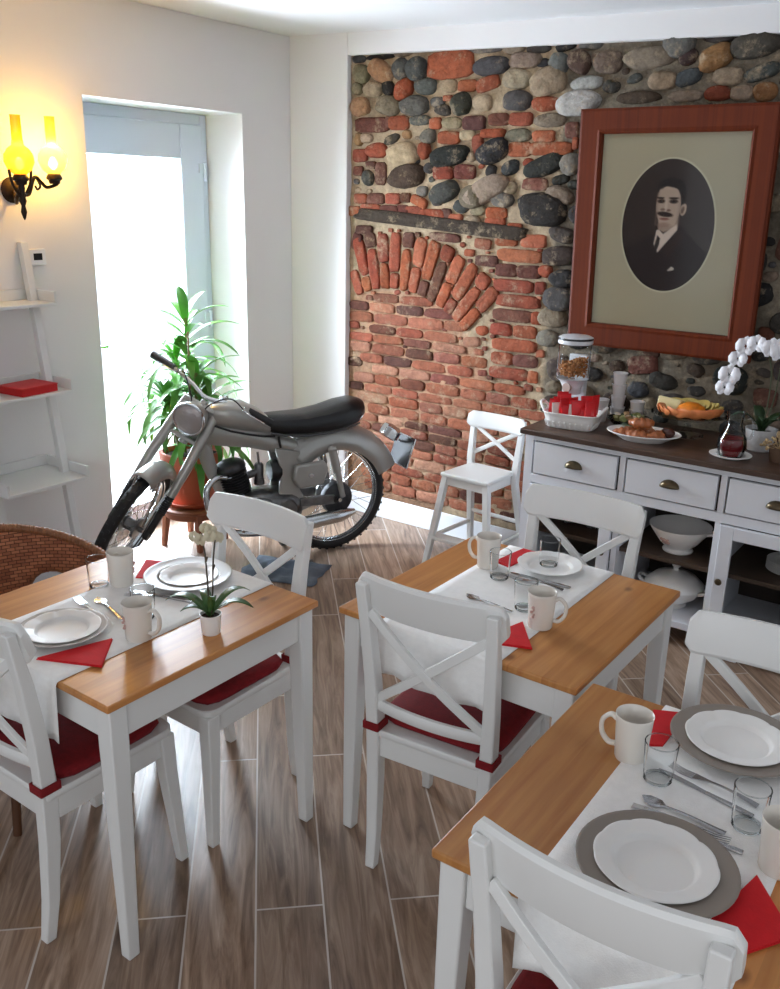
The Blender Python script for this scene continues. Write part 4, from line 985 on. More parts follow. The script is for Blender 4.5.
for (x, y, z, rz, rxx, lab) in ((.112, 1.948, .011, .2, 0, 'golden croissant at the front of the oval dish'), (.180, 1.985, .011, 1.3, 0, 'golden croissant right of centre on the oval dish'), (.105, 2.025, .012, 3.3, 0, 'golden croissant at the back of the oval dish'), (.11, 1.985, .058, .5, .0, 'golden croissant on top of the heap in the oval dish')):
    q = cr.copy(); COL.objects.link(q); q.location = (x, y, ST + z); q.rotation_euler = (rxx, 0, rz); q['label'] = lab
b = B(); b.ell((0, 0, .03), (.032, .028, .024), 16, 10); q = b.obj('chocolate_pastry', mat('chocolate_glaze', L(72, 34, 26), 0.3, var=.2, vscale=30)); q.location = (.222, 2.018, ST + .012); tag(q, 'dark glazed pastry at the right end of the oval dish', 'pastry')

o = thing('cake_stand', 'glass pedestal stand with cheese and fruit under the framed portrait', 'cake stand', (0.245, 2.205, ST))
b = B(); b.lathe([(0, 0), (.075, 0), (.075, .004), (.03, .012), (.014, .03), (.014, .065), (.03, .082), (0, .085)], 32); b.obj('pedestal', clear, o, ang=60)
b = B(); b.lathe([(0, .085), (.12, .087), (.165, .098), (.165, .102), (.12, .093), (0, .091)], 44); b.obj('plate_body', clear, o, ang=60)
orange = mat('orange_flesh', L(232, 132, 30), 0.45, var=0.15, vscale=40); rind = mat('orange_melon_slice', L(222, 134, 78), 0.5, var=.15, vscale=20); cheese = mat('pale_cheese', L(226, 212, 160), 0.5); pear = mat('yellow_apple_slice', L(214, 190, 110), 0.5)
PZ = ST + .094
b = B(); b.lathe([(0, 0), (.060, 0), (.066, .02), (.056, .040), (.03, .056), (0, .060)], 26); q = b.obj('peeled_orange', orange); q.location = (.255, 2.20, PZ); tag(q, 'round orange heap in the middle of the glass stand', 'orange')
b = B(); b.poly([(-.055, -.03, 0), (.05, -.045, 0), (.06, .03, 0), (-.02, .055, 0)], (0, 0, .055)); q = b.obj('cheese_wedge', cheese, bevel=.006); q.location = (.145, 2.22, PZ + .006); q.rotation_euler = (rad(-14), rad(6), .15); tag(q, 'pale wedge of cheese at the left of the glass stand', 'cheese')
for k in range(22):
    a = rad(205 + 15.5 * k); r_ = .118
    if 150 < (205 + 15.5 * k) % 360 < 196: continue
    b = B(); rings = []
    for j in range(7):
        u = j / 6 * 2 - 1; rings.append([(u * .048, .009 * (1 - u * u) * math.cos(q_) + .012 * u * u, .022 + .023 * (1 - .7 * u * u) * math.sin(q_)) for q_ in [2 * PI * i / 8 for i in range(8)]])
    b.loft(rings); back = math.sin(a) > .25
    q = b.obj('fruit_slice', pear if back else rind, ang=60); q.location = (.245 + r_ * math.cos(a), 2.205 + r_ * math.sin(a), PZ + .006 + (.006 if k % 2 else 0)); q.rotation_euler = (rad(28), 0, a + rad(62))
    tag(q, ('yellow slice along the back rim of the glass stand' if back else 'orange melon slice fanned round the front of the glass stand'), 'fruit slice', 'yellow slices at the back' if back else 'orange slices round the stand')

p = make_plate('saucer', 'white saucer under the juice jug', porcelain, .086, 'saucer'); p.location = (.515, 1.955, ST)
o = thing('juice_jug', 'small glass jug of dark red juice on a white saucer', 'jug', (.515, 1.955, ST + .0028))
b = B(); b.lathe([(0, 0), (.040, 0), (.048, .006), (.060, .045), (.056, .08), (.038, .115), (.030, .14), (.034, .175), (.036, .192), (.0345, .192), (.0325, .175), (.0285, .14), (.0365, .115), (.054, .08), (.058, .045), (.046, .009), (0, .006)], 36); b.obj('jug_body', jug_glass, o, ang=60)
b = B(); b.tube(catmull([(.034, .0, .165), (.062, .0, .172), (.078, .0, .14), (.072, .0, .095), (.052, .0, .085)], 5), .005, 8); b.obj('handle', jug_glass, o)
b = B(); b.lathe([(0, .0062), (.0455, .0092), (.0574, .045), (.0545, .068), (.0534, .0785), (0, .0785)], 32); q = b.obj('red_juice', mat('dark_red_juice', L(120, 8, 18), 0.12), None, ang=60); q.location = (.515, 1.955, ST + .0030); tag(q, 'dark red juice inside the glass jug', 'juice')

o = thing('potted_orchid', 'large white orchid in a white pot at the right end of the sideboard', 'potted plant', (.575, 2.16, ST))
b = B(); b.lathe([(0, 0), (.048, 0), (.052, .006), (.064, .085), (.067, .095), (.062, .095), (.058, .075), (0, .072)], 32); b.obj('pot', mat('white_ribbed_pot', L(206, 204, 204), 0.7, bump=.4, bscale=120), o, ang=60)
b = B(); b.lathe([(0, .078), (.058, .076), (.058, .07), (0, .07)], 20); b.obj('soil', soil, o)
b = B()
for tip, lift, w_ in (((-.12, -.06, .14), .04, .05), ((.13, -.05, .13), .04, .05), ((-.06, .09, .17), .03, .045), ((.08, .09, .15), .03, .045), ((.02, -.10, .15), .03, .04)): strap_leaf(b, (0, 0, .08), tip, lift, w_)
lf = b.obj('leaves', mat('dark_orchid_leaf', L(40, 62, 34), 0.4, var=.2, vscale=10), o, ang=70); s_ = lf.modifiers.new('thickness', 'SOLIDIFY'); s_.thickness = .0016
st1 = catmull([(0, 0, .08), (.01, 0, .22), (0, 0, .36), (-.04, -.01, .435), (-.10, -.02, .425), (-.14, -.02, .36), (-.165, -.02, .27)], 6)
st2 = catmull([(.01, .01, .08), (.03, .01, .24), (.035, .01, .37), (.03, 0, .44), (.01, -.02, .43)], 6)
for tp in (st1, st2): b = B(); b.tube(tp, .0028, 6); b.obj('stem', mat('orchid_green_stem', L(64, 72, 44), 0.5), o)
random.seed(8)
for tp, idx, r_ in ((st1, (20, 24, 28, 32, 36), .043), (st2, (17, 20, 24), .040)):
    for k in idx:
        pz = tp[min(k, len(tp) - 1)] + Vector((random.uniform(-.008, .008), -.018 - .014 * (k % 2), random.uniform(-.018, .014)))
        b = B(); blossom(b, pz, (.3 + random.uniform(-.35, .35), -.85, .15 + random.uniform(-.2, .25)), r_ * random.uniform(.9, 1.1)); f_ = b.obj('blossom', white_petal, o, ang=70)
        s_ = f_.modifiers.new('thickness', 'SOLIDIFY'); s_.thickness = .001
# dried posy at the right end
o = thing('dried_posy', 'tan dried flower posy in a brown pot at the right edge of the sideboard', 'dried flowers', (.690, 2.02, ST))
b = B(); b.lathe([(0, 0), (.034, 0), (.040, .04), (.043, .06), (.038, .06), (0, .05)], 20); b.obj('pot', mat('brown_pot', L(96, 72, 54), 0.7), o)
b = B(); random.seed(5)
for k in range(46):
    d = Vector((random.gauss(0, 1), random.gauss(0, 1), abs(random.gauss(.7, .6)))).normalized(); e = Vector((0, 0, .05)) + d * random.uniform(.05, .085)
    b.tube([(0, 0, .05), e], .0013, 4); b.ell(e, (.008, .008, .007), 6, 4)
b.obj('dried_heads', mat('straw_flowers', L(176, 150, 112), 0.9, var=.3, vscale=40), o)

# ------------------------------------------------------------------ framed portrait
fr = thing('framed_portrait', 'large red-brown wooden frame with an oval old portrait on the stone wall', 'framed picture', (-0.003, 2.385, 1.205)); fr.rotation_euler = (rad(3.2), 0, 0)
FW, FH, bw = 0.88, 1.07, 0.108
b = B()
def fprof(s_):  # depth profile across the moulding
    return [(0, 0.0), (0, -.030), (.012, -.036), (bw - .022, -.030), (bw - .010, -.034), (bw, -.024), (bw, 0.0)]
cor = [(-FW / 2, 0), (FW / 2, 0), (FW / 2, FH), (-FW / 2, FH)]; din = [(1, 1), (-1, 1), (-1, -1), (1, -1)]
rings = [[(cx + dx * q, y - .012, cz + dz * q) for q, y in fprof(0)] for (cx, cz), (dx, dz) in zip(cor, din)]
V = [[b.v(p) for p in r] for r in rings]; n = len(V[0])
for i in range(4):
    for j in range(n): b.f([V[i][j], V[(i + 1) % 4][j], V[(i + 1) % 4][(j + 1) % n], V[i][(j + 1) % n]])
b.obj('frame', cherry, fr, ang=20)
iw, ih = FW - 2 * bw, FH - 2 * bw; cz = FH / 2
b = B(); b.span((-iw / 2 - .04, -.010, bw - .04), (iw / 2 + .04, -.002, FH - bw + .04)); b.obj('backing', interior, fr, smooth=False)
ox, oz, ozc = .212, .287, cz + .034
b = B(); n = 72; inner = []; outer = []   # passe-partout with an oval opening
for k in range(n):
    a = 2 * PI * k / n; c, s_ = math.cos(a), math.sin(a); inner.append((ox * c, ozc + oz * s_))
    t_ = min((iw / 2 + .03) / max(abs(c), 1e-6), (ih / 2 + .03) / max(abs(s_), 1e-6)); outer.append((t_ * c, cz + t_ * s_))
b.loft([[(x, -.0105, z) for x, z in outer], [(x, -.0125, z) for x, z in outer], [(x, -.0125, z) for x, z in inner], [(x, -.0105, z) for x, z in inner]], True, False)
b.obj('mount_board', mat('greenish_beige_mount', L(192, 186, 162), 0.8), fr, smooth=False)
b = B(); b.loft([[(math.cos(2 * PI * k / n) * ox * f, y, ozc + math.sin(2 * PI * k / n) * oz * g) for k in range(n)] for f, g, y in ((1.0, 1.0, -.0125), (1.0, 1.0, -.0140), (1.035, 1.026, -.0140), (1.035, 1.026, -.0125))], True, False)
b.obj('oval_bevel', mat('pale_bevel', L(214, 212, 190), 0.7), fr, smooth=False)
def portrait(u, v):
    """tones of the old photograph, with the glass reflection painted in on the right; u, v run over the oval's bounding box, v downwards"""
    X, Y = 12 + u * 620, 45 + v * 870
    c = [56, 44, 42]
    def over(col, m):
        m = max(0.0, min(1.0, m))
        for i in range(3): c[i] = c[i] * (1 - m) + col[i] * m
    def el(cx, cy, rx_, ry_, soft=.18, ang=0.0):
        dx, dy = X - cx, Y - cy; ca, sa = math.cos(ang), math.sin(ang)
        d = math.hypot((dx * ca + dy * sa) / rx_, (-dx * sa + dy * ca) / ry_); return (1 - d) / soft + .5
    def pg(P, soft=8):
        inside = False; dm = 1e9
        for i in range(len(P)):
            x1, y1 = P[i]; x2, y2 = P[(i + 1) % len(P)]
            if (y1 > Y) != (y2 > Y) and X < (x2 - x1) * (Y - y1) / (y2 - y1) + x1: inside = not inside
            L2 = (x2 - x1) ** 2 + (y2 - y1) ** 2; t_ = max(0, min(1, ((X - x1) * (x2 - x1) + (Y - y1) * (y2 - y1)) / L2)); dm = min(dm, math.hypot(X - x1 - t_ * (x2 - x1), Y - y1 - t_ * (y2 - y1)))
        return .5 + (dm if inside else -dm) / soft
    over((82, 76, 78), (X - 330) / 330 * .8)  # grey reflection of the picture glass, painted into the backdrop
    over((42, 30, 32), pg([(30, 640), (110, 590), (235, 540), (300, 480), (410, 470), (500, 560), (590, 640), (600, 960), (0, 960)], 18))
    over((176, 156, 142), pg([(262, 440), (392, 400), (392, 480), (300, 520), (262, 500)], 12))
    over((228, 214, 204), pg([(252, 508), (268, 502), (300, 530), (388, 462), (392, 500), (272, 655), (240, 600)], 7))
    over((40, 30, 30), pg([(262, 540), (282, 560), (278, 600), (262, 655), (248, 610)], 6))
    over((206, 188, 172), el(318, 345, 82, 130, .10)); over((198, 178, 162), pg([(245, 240), (392, 240), (396, 380), (372, 470), (300, 495), (262, 460), (244, 380)], 10))
    over((196, 176, 160), el(418, 368, 20, 40, .2, .15)); over((110, 90, 82), el(414, 372, 9, 24, .4, .15))
    over((120, 98, 90), (X - 372) / 40 * .45 * (1 if 250 < Y < 480 and X < 402 else 0)); over((150, 126, 114), (262 - X) / 30 * .6 * (1 if 250 < Y < 480 and X > 236 else 0))
    over((34, 26, 27), pg([(236, 262), (232, 215), (262, 180), (330, 165), (400, 185), (428, 240), (424, 330), (402, 340), (394, 280), (370, 236), (300, 222), (256, 232), (246, 262)], 9))
    over((60, 44, 40), el(268, 318, 26, 13, .5)); over((60, 44, 40), el(350, 318, 28, 14, .5)); over((52, 38, 34), el(350, 297, 32, 7, .5)); over((52, 38, 34), el(262, 297, 24, 7, .5))
    over((24, 18, 18), el(268, 320, 8, 8, .4)); over((24, 18, 18), el(348, 320, 8, 8, .4)); over((216, 200, 186), el(302, 345, 10, 40, .8)); over((140, 116, 104), el(282, 372, 16, 9, .6)); over((130, 104, 94), el(322, 376, 14, 8, .6))
    over((44, 30, 28), el(300, 402, 52, 16, .4, .12)); over((140, 92, 84), el(298, 432, 30, 8, .6)); over((168, 142, 128), el(300, 474, 40, 18, .8))
    over((56, 40, 40), pg([(300, 640), (400, 500), (440, 540), (350, 700)], 14) * .6); over((216, 208, 200), pg([(346, 774), (374, 742), (394, 752), (390, 768)], 5))
    return c
b = B(); nu, nv = 110, 150; G = []; pc = []
for j in range(nv + 1):
    row = []
    for i in range(nu + 1):
        u, v_ = i / nu, j / nv; row.append(b.v(((u - .5) * 2 * ox * 1.01, -.0108, ozc - (v_ - .5) * 2 * oz * 1.01))); pc.append(L(*portrait(u, v_)))
    G.append(row)
for j in range(nv):
    for i in range(nu): b.f([G[j][i], G[j][i + 1], G[j + 1][i + 1], G[j + 1][i]])
ph_ = b.obj('oval_photograph', mat_attr('old_photograph', .6, 300, .0, 0, 1), fr, smooth=False)
ca_ = ph_.data.color_attributes.new('Col', 'FLOAT_COLOR', 'POINT'); ca_.data.foreach_set('color', [q for c in pc for q in c])
b = B(); b.span((-iw / 2 - .002, -.0205, bw - .002), (iw / 2 + .002, -.0180, FH - bw + .002)); b.obj('picture_glass', picture_glass, fr, smooth=False)
# ------------------------------------------------------------------ old grey motorcycle (local x forward, y to its left)
mo = thing('motorcycle', 'old grey motorcycle with black saddle parked in front of the door and brick wall', 'motorcycle', (-1.525, 1.786, 0), rad(-116))
WR = .316
def wheel(name, T, spread, hub_r, lace=36):
    b = B(); b.T = T; R = rot_axis('X', PI / 2); b.torus((0, 0, 0), WR - .031, .031, 64, 12, R, .030)
    for k in range(90):   # tread blocks
        a = 2 * PI * k / 90; c, s_ = math.cos(a), math.sin(a)
        b.box(((WR - .0015) * c, .010 * (1 if k % 2 else -1), (WR - .0015) * s_), (.006, .016, .012), Matrix.Rotation(-a, 3, 'Y'))
    tyre = b.obj(name, rubber, mo, ang=40)
    b = B(); b.T = T; q = []
    for r_, y in ((WR - .052, -.022), (WR - .040, -.024), (WR - .046, -.012), (WR - .060, 0), (WR - .046, .012), (WR - .040, .024), (WR - .052, .022), (WR - .066, 0)): q.append((r_, y))
    n = 64; rings = [[b.v((r_ * math.cos(2 * PI * k / n), y, r_ * math.sin(2 * PI * k / n))) for r_, y in q] for k in range(n)]
    for k in range(n):
        for j in range(len(q)): b.f([rings[k][j], rings[(k + 1) % n][j], rings[(k + 1) % n][(j + 1) % len(q)], rings[k][(j + 1) % len(q)]])
    b.obj('rim', chrome, tyre)
    b = B(); b.T = T
    for k in range(lace):
        a = 2 * PI * k / lace; a2 = a + (.42 if (k // 2) % 2 else -.42); s_ = 1 if k % 2 else -1
        b.tube([(hub_r * math.cos(a2), s_ * spread, hub_r * math.sin(a2)), ((WR - .06) * math.cos(a), 0, (WR - .06) * math.sin(a))], .0016, 5)
    b.obj('spokes', chrome, tyre)
    b = B(); b.T = T; b.lathe([(0, -spread - .035), (.012, -spread - .035), (.014, -spread - .012), (hub_r + .006, -spread - .008), (hub_r + .006, -spread + .006), (hub_r * .62, -spread + .012), (hub_r * .62, spread - .012), (hub_r + .006, spread - .006), (hub_r + .006, spread + .008), (.014, spread + .012), (.012, spread + .035), (0, spread + .035)], 28, (0, 0, 0), rot_axis('X', -PI / 2)); b.obj('hub', alu, tyre)
    return tyre
wheel('rear_wheel', Matrix.Translation((-.02, 0, WR)), .045, .068)
rake, steer = rad(33), rad(55)
HD = Vector((.705, 0, .835))
FT = Matrix.Translation(HD) @ Matrix.Rotation(-rake, 4, 'Y') @ Matrix.Rotation(steer, 4, 'Z')
AX = Vector((.055, 0, -.636))
wheel('front_wheel', FT @ Matrix.Translation(AX), .036, .050)
# fork
for sy in (-1, 1):
    b = B(); b.T = FT; Y = .098 * sy
    b.tube([(0, Y * .82, .055), (.012, Y * .9, -.10), (.028, Y, -.28), (.036, Y, -.43)], [.024, .027, .025, .022], 14); lg = b.obj('fork_leg', bike_grey, mo)
    b = B(); b.T = FT; b.tube([(.036, Y, -.42), (.046, Y, -.55), (.054, Y, -.645)], [.0195, .0195, .018], 12); b.tube([(.054, Y - .012, -.645), (.054, Y + .012, -.645)], .024, 14); b.obj('fork_slider', black_metal, lg)
    b = B(); b.T = FT
    for k in range(9): b.torus((.0365 + .0011 * k, Y, -.428 - .011 * k), .021, .0045, 18, 6)
    b.obj('gaiter', rubber, lg)
b = B(); b.T = FT; b.poly([(-.045, -.09, .030), (.02, -.10, .030), (.05, -.05, .030), (.05, .05, .030), (.02, .10, .030), (-.045, .09, .030)], (0, 0, .022)); b.poly([(-.04, -.09, -.15), (.03, -.10, -.15), (.03, .10, -.15), (-.04, .09, -.15)], (0, 0, .02)); b.tube([(-.02, 0, -.17), (-.02, 0, .07)], .022, 14); b.obj('fork_yoke', bike_grey, mo, bevel=.005)
# front mudguard following the tyre
def guard(b, T, a0, a1, r_, w_, drop, n=22, m=9, flare=None):
    b.T = T; rings = []
    for i in range(n + 1):
        a = rad(a0 + (a1 - a0) * i / n); row = []
        for j in range(m + 1):
            u = j / m * 2 - 1; ww = w_ if flare is None else w_ * (1 + flare * abs(2 * i / n - 1))
            rr = r_ - drop * abs(u) ** 2.6
            row.append(b.v((rr * math.cos(a), ww * math.sin(u * PI / 2), rr * math.sin(a))))
        rings.append(row)
    for p, q in zip(rings, rings[1:]):
        for j in range(m): b.f([p[j], p[j + 1], q[j + 1], q[j]])
b = B(); guard(b, FT @ Matrix.Translation(AX), 48, 150, WR + .034, .054, .062); fg = b.obj('front_mudguard', bike_grey, mo); s_ = fg.modifiers.new('thickness', 'SOLIDIFY'); s_.thickness = .003
b = B(); b.T = FT
for sy in (-1, 1): b.tube([AX + Vector((.0, sy * .062, .02)), AX + Vector((-.10, sy * .058, .275))], .005, 6); b.tube([AX + Vector((.01, sy * .062, .02)), AX + Vector((.13, sy * .058, .26))], .005, 6)
b.obj('mudguard_stays', chrome, fg)
# headlamp
b = B(); b.T = FT @ Matrix.Translation((.085, 0, -.045)) @ Matrix.Rotation(PI / 2 + rake - rad(4), 4, 'Y'); b.lathe([(0, -.115), (.03, -.11), (.06, -.085), (.078, -.04), (.082, 0), (.080, .004)], 32); hl = b.obj('headlamp', bike_grey, mo)
b = B(); b.T = FT @ Matrix.Translation((.085, 0, -.045)) @ Matrix.Rotation(PI / 2 + rake - rad(4), 4, 'Y'); b.torus((0, 0, .004), .080, .007, 36, 8); b.obj('bezel', chrome, hl)
b = B(); b.T = FT @ Matrix.Translation((.085, 0, -.045)) @ Matrix.Rotation(PI / 2 + rake - rad(4), 4, 'Y'); b.lathe([(.076, .004), (.06, .014), (.03, .021), (0, .023), (0, .002), (.076, .002)], 32); b.obj('lens', mat('frosted_lens', L(170, 165, 165), 0.15, metal=.4, bump=.3, bscale=80), hl)
# handlebar
bars = catmull([(-.070, .310, .135), (-.045, .21, .130), (-.01, .10, .112), (.0, 0, .085), (-.01, -.10, .112), (-.035, -.22, .130), (-.055, -.335, .135)], 5)
b = B(); b.T = FT; b.tube(bars, .011, 10); hb = b.obj('handlebar', chrome, mo)
for sy in (-1, 1):
    b = B(); b.T = FT; b.tube([(-.074 + (.015 if sy < 0 else 0), sy * (.335 if sy > 0 else .36), .136), (-.060 + (.014 if sy < 0 else 0), sy * (.27 if sy > 0 else .29), .134), (-.046 + (.011 if sy < 0 else 0), sy * (.205 if sy > 0 else .225), .130)], [.020, .019, .020], 12); b.obj('grip', rubber, hb)
    b = B(); b.T = FT; b.tube(catmull([(-.030, sy * .185, .127), (.018, sy * .195, .120), (.005, sy * .26, .118), (-.02, sy * .31, .118)], 5), .0042, 8); b.ell((-.036, sy * .185, .128), (.02, .016, .016), 12, 8); b.obj('lever', chrome, hb)
b = B()
for pts in ([(.0, .19, .125), (.10, .13, .14), (.08, .05, .06), (.0, .02, -.04)], [(.0, -.19, .125), (.11, -.14, .15), (.09, -.04, .05), (.0, -.02, -.05)]): b.T = FT; b.tube(catmull(pts, 6), .0035, 6)
b.obj('control_cables', rubber, hb)
# frame: pressed steel spine, downtube, rear plates
def sect(x, z0, z1, w_, n=14, p=4):
    out = []
    for k in range(n):
        a = 2 * PI * k / n; c, s_ = math.cos(a), math.sin(a); q = (abs(c) ** p + abs(s_) ** p) ** (-1 / p); out.append((x, q * c * w_ / 2, (z0 + z1) / 2 + q * s_ * (z1 - z0) / 2))
    return out
b = B(); b.loft([sect(.745, .71, .865, .06), sect(.71, .68, .865, .085), sect(.63, .662, .80, .10), sect(.46, .635, .755, .12), sect(.33, .60, .70, .125), sect(.20, .575, .655, .12), sect(.02, .57, .63, .12), sect(-.11, .57, .61, .11)])
b.tube([(.695, 0, .70), (.660, 0, .56), (.605, 0, .43), (.57, 0, .27)], [.042, .036, .033, .03], 12, True, .62, (0, 1, 0)); b.obj('frame', bike_grey, mo)
for sy in (-1, 1):
    b = B(); P = [(.33, .63), (.19, .60), (.185, .50), (.20, .40), (.16, .32), (.12, .29), (.25, .25), (.335, .28), (.31, .40), (.30, .50)]
    b.poly([(x, .055 * sy, z) for x, z in P], (0, .022 * sy, 0)); b.obj('frame_plate', bike_grey, mo, bevel=.006)
    b = B(); b.poly([(x, sy * .072, z) for x, z in ((.20, .345), (.20, .30), (-.02, .285), (-.06, .315), (-.02, .345))], (0, sy * .02, 0)); b.obj('swing_arm', alu, mo, bevel=.006)
    b = B(); b.tube([(.015, sy * .088, .59), (-.012, sy * .092, .47)], .024, 14); b.tube([(-.012, sy * .092, .48), (-.045, sy * .092, .325)], .016, 12); b.ell((.017, sy * .088, .595), (.026, .014, .026), 12, 8); b.obj('shock_absorber', bike_grey if sy > 0 else alu, mo)
# fuel tank with dark knee panel line
b = B(); b.loft([sect(.675, .800, .862, .08, 20, 2.6), sect(.645, .775, .882, .15, 20, 2.8), sect(.57, .752, .896, .205, 20, 2.9), sect(.48, .728, .880, .215, 20, 2.9), sect(.40, .712, .838, .19, 20, 2.8), sect(.34, .695, .785, .14, 20, 2.6), sect(.30, .69, .745, .08, 20, 2.4)]); tk = b.obj('fuel_tank', bike_grey, mo)
for sy in (-1, 1):
    b = B(); b.tube([(.66, sy * .055, .782), (.57, sy * .100, .750), (.48, sy * .106, .726), (.40, sy * .094, .706), (.33, sy * .066, .692)], .006, 8); b.obj('tank_seam', black_metal, tk)
b = B(); b.lathe([(0, .93), (.018, .93), (.024, .925), (.024, .905), (0, .905)], 20, (.57, 0, -.020)); b.obj('filler_cap', chrome, tk)
# saddle
b = B(); b.T = Matrix.Translation((.022, 0, 0)); b.loft([sect(.352, .735, .785, .07, 20, 2.5), sect(.335, .705, .800, .15, 20, 3), sect(.26, .690, .797, .20, 20, 3.2), sect(.14, .680, .795, .225, 20, 3.4), sect(.02, .680, .812, .235, 20, 3.4), sect(-.08, .690, .838, .235, 20, 3.4), sect(-.16, .715, .850, .22, 20, 3), sect(-.20, .745, .840, .16, 20, 2.6), sect(-.212, .77, .82, .07, 20, 2.4)]); se = b.obj('saddle', black_leather, mo)
b = B(); b.T = Matrix.Translation((.022, 0, 0))
for sy in (-1, 1): b.tube([(.33, sy * .076, .712), (.26, sy * .100, .699), (.14, sy * .112, .690), (.02, sy * .116, .692), (-.08, sy * .115, .704), (-.16, sy * .10, .728)], .005, 6)
b.obj('seat_piping', mat('grey_piping', L(70, 70, 72), .5), se)
b = B(); b.tube([(.31, .07, .69), (.30, .072, .63)], .006, 6); b.tube([(.31, -.07, .69), (.30, -.072, .63)], .006, 6); b.obj('seat_strut', black_metal, mo)
# deep rear mudguard
b = B(); guard(b, Matrix.Translation((-.02, 0, WR)), 46, 158, WR + .088, .085, .135, 30, 13); rg = b.obj('rear_mudguard', bike_grey, mo); s_ = rg.modifiers.new('thickness', 'SOLIDIFY'); s_.thickness = .004
b = B(); b.loft([sect(-.03, .57, .672, .15), sect(.10, .565, .675, .145), sect(.20, .575, .66, .13)]); b.obj('seat_base', bike_grey, mo)
b = B(); b.T = Matrix.Translation((-.385, 0, .625)) @ Matrix.Rotation(rad(-35), 4, 'Y'); b.loft([[(x, y * f, z * f) for y, z in ((-.03, -.035), (.03, -.035), (.035, .02), (.02, .04), (-.02, .04), (-.035, .02))] for x, f in ((.06, .8), (.03, 1.05), (-.02, 1.05), (-.035, .85))]); tl = b.obj('tail_lamp', chrome, mo, bevel=.004)
b = B(); b.T = Matrix.Translation((-.385, 0, .625)) @ Matrix.Rotation(rad(-35), 4, 'Y'); b.box((-.038, 0, .0), (.010, .046, .05)); b.obj('lamp_lens', mat('red_tail_lens', L(110, 20, 20), 0.2), tl, bevel=.003)
b = B(); b.T = Matrix.Translation((-.455, 0, .520)) @ Matrix.Rotation(rad(-18), 4, 'Y'); b.box((0, 0, 0), (.004, .20, .17)); np_ = b.obj('licence_plate', mat('black_licence_plate', L(34, 34, 38), .45), mo, bevel=.002)
b = B(); b.T = Matrix.Translation((-.455, 0, .520)) @ Matrix.Rotation(rad(-18), 4, 'Y')
for (c, d) in (((-.001, 0, .084), (.007, .206, .006)), ((-.001, 0, -.084), (.007, .206, .006)), ((-.001, .101, 0), (.007, .006, .17)), ((-.001, -.101, 0), (.007, .006, .17))): b.box(c, d)
b.box((.02, 0, .05), (.05, .05, .012)); b.obj('plate_frame', chrome, np_)
# engine
b = B(); b.loft([sect(.185, .235, .36, .16, 18, 3), sect(.24, .205, .39, .20, 18, 3), sect(.38, .190, .405, .215, 18, 3.4), sect(.50, .20, .40, .20, 18, 3), sect(.575, .235, .37, .14, 18, 2.6)]); cs = b.obj('crankcase', alu, mo)
for sy in (-1, 1):
    b = B(); b.lathe([(0, .018), (.06, .016), (.085, .008), (.09, 0), (0, 0)], 28, (.43, sy * .105, .295), rot_axis('X', -PI / 2 * sy)); b.lathe([(0, .014), (.05, .012), (.06, 0), (0, 0)], 24, (.28, sy * .098, .30), rot_axis('X', -PI / 2 * sy)); b.obj('engine_cover', alu, cs)
b = B(); ti = Matrix.Rotation(rad(14), 3, 'Y')
for k in range(9): b.lathe([(0, 0), (.074, 0), (.078, .003), (.074, .006), (0, .006)], 24, Vector((.515, 0, .395)) + ti @ Vector((0, 0, .0145 * k)), ti)
b.lathe([(0, 0), (.058, 0), (.058, .13), (0, .13)], 20, (.515, 0, .395), ti); cyl = b.obj('cylinder', dark_alu, mo)
b = B(); b.lathe([(.078, 0), (.082, .012), (.076, .03), (.055, .044), (.02, .05), (0, .05)], 24, Vector((.515, 0, .395)) + ti @ Vector((0, 0, .132)), ti); b.obj('cylinder_head', dark_alu, cyl)
b = B(); b.tube([(.46, 0, .48), (.40, .0, .495)], .02, 12); b.lathe([(0, 0), (.024, 0), (.024, .075), (.018, .085), (0, .085)], 18, (.395, .0, .455)); b.lathe([(0, 0), (.028, .002), (.028, .03), (0, .032)], 18, (.395, 0, .425)); b.tube([(.395, 0, .54), (.40, .0, .60)], .006, 6); b.obj('carburettor', alu, mo)
b = B(); b.lathe([(0, -.03), (.05, -.028), (.06, -.01), (.06, .01), (.05, .028), (0, .03)], 24, (.322, .03, .50), rot_axis('Y', PI / 2)); b.obj('air_filter', black_metal, mo)
b = B(); b.poly([(x, .082, z) for x, z in ((.235, .535), (.07, .545), (.045, .50), (.075, .415), (.215, .405), (.245, .455))], (0, .035, 0)); tbx = b.obj('tool_box', bike_grey, mo, bevel=.012, seg=3)
b = B(); b.lathe([(0, .006), (.012, .005), (.014, 0), (0, 0)], 16, (.15, .117, .475), rot_axis('X', -PI / 2)); b.obj('latch', chrome, tbx)
b = B(); b.tube(catmull([(.565, .04, .49), (.64, .06, .505), (.695, .075, .46), (.70, .085, .37), (.65, .095, .27), (.55, .105, .21), (.42, .118, .195)], 6), .016, 12); ex = b.obj('exhaust_pipe', chrome, mo)
b = B(); b.tube([(.42, .118, .195), (.36, .122, .2), (.26, .124, .21), (-.02, .128, .235), (-.10, .128, .245)], [.018, .034, .038, .036, .016], 16); b.obj('silencer', chrome, ex)
b = B(); b.lathe([(0, -.02), (.088, -.016), (.092, .0), (.085, .022), (.03, .030), (0, .03)], 30, (-.02, .062, WR), rot_axis('X', -PI / 2)); b.obj('brake_drum', dark_alu, mo)
b = B(); b.tube([(-.02, .10, WR), (-.02, .116, WR)], .012, 6); b.obj('axle_nut', chrome, mo)
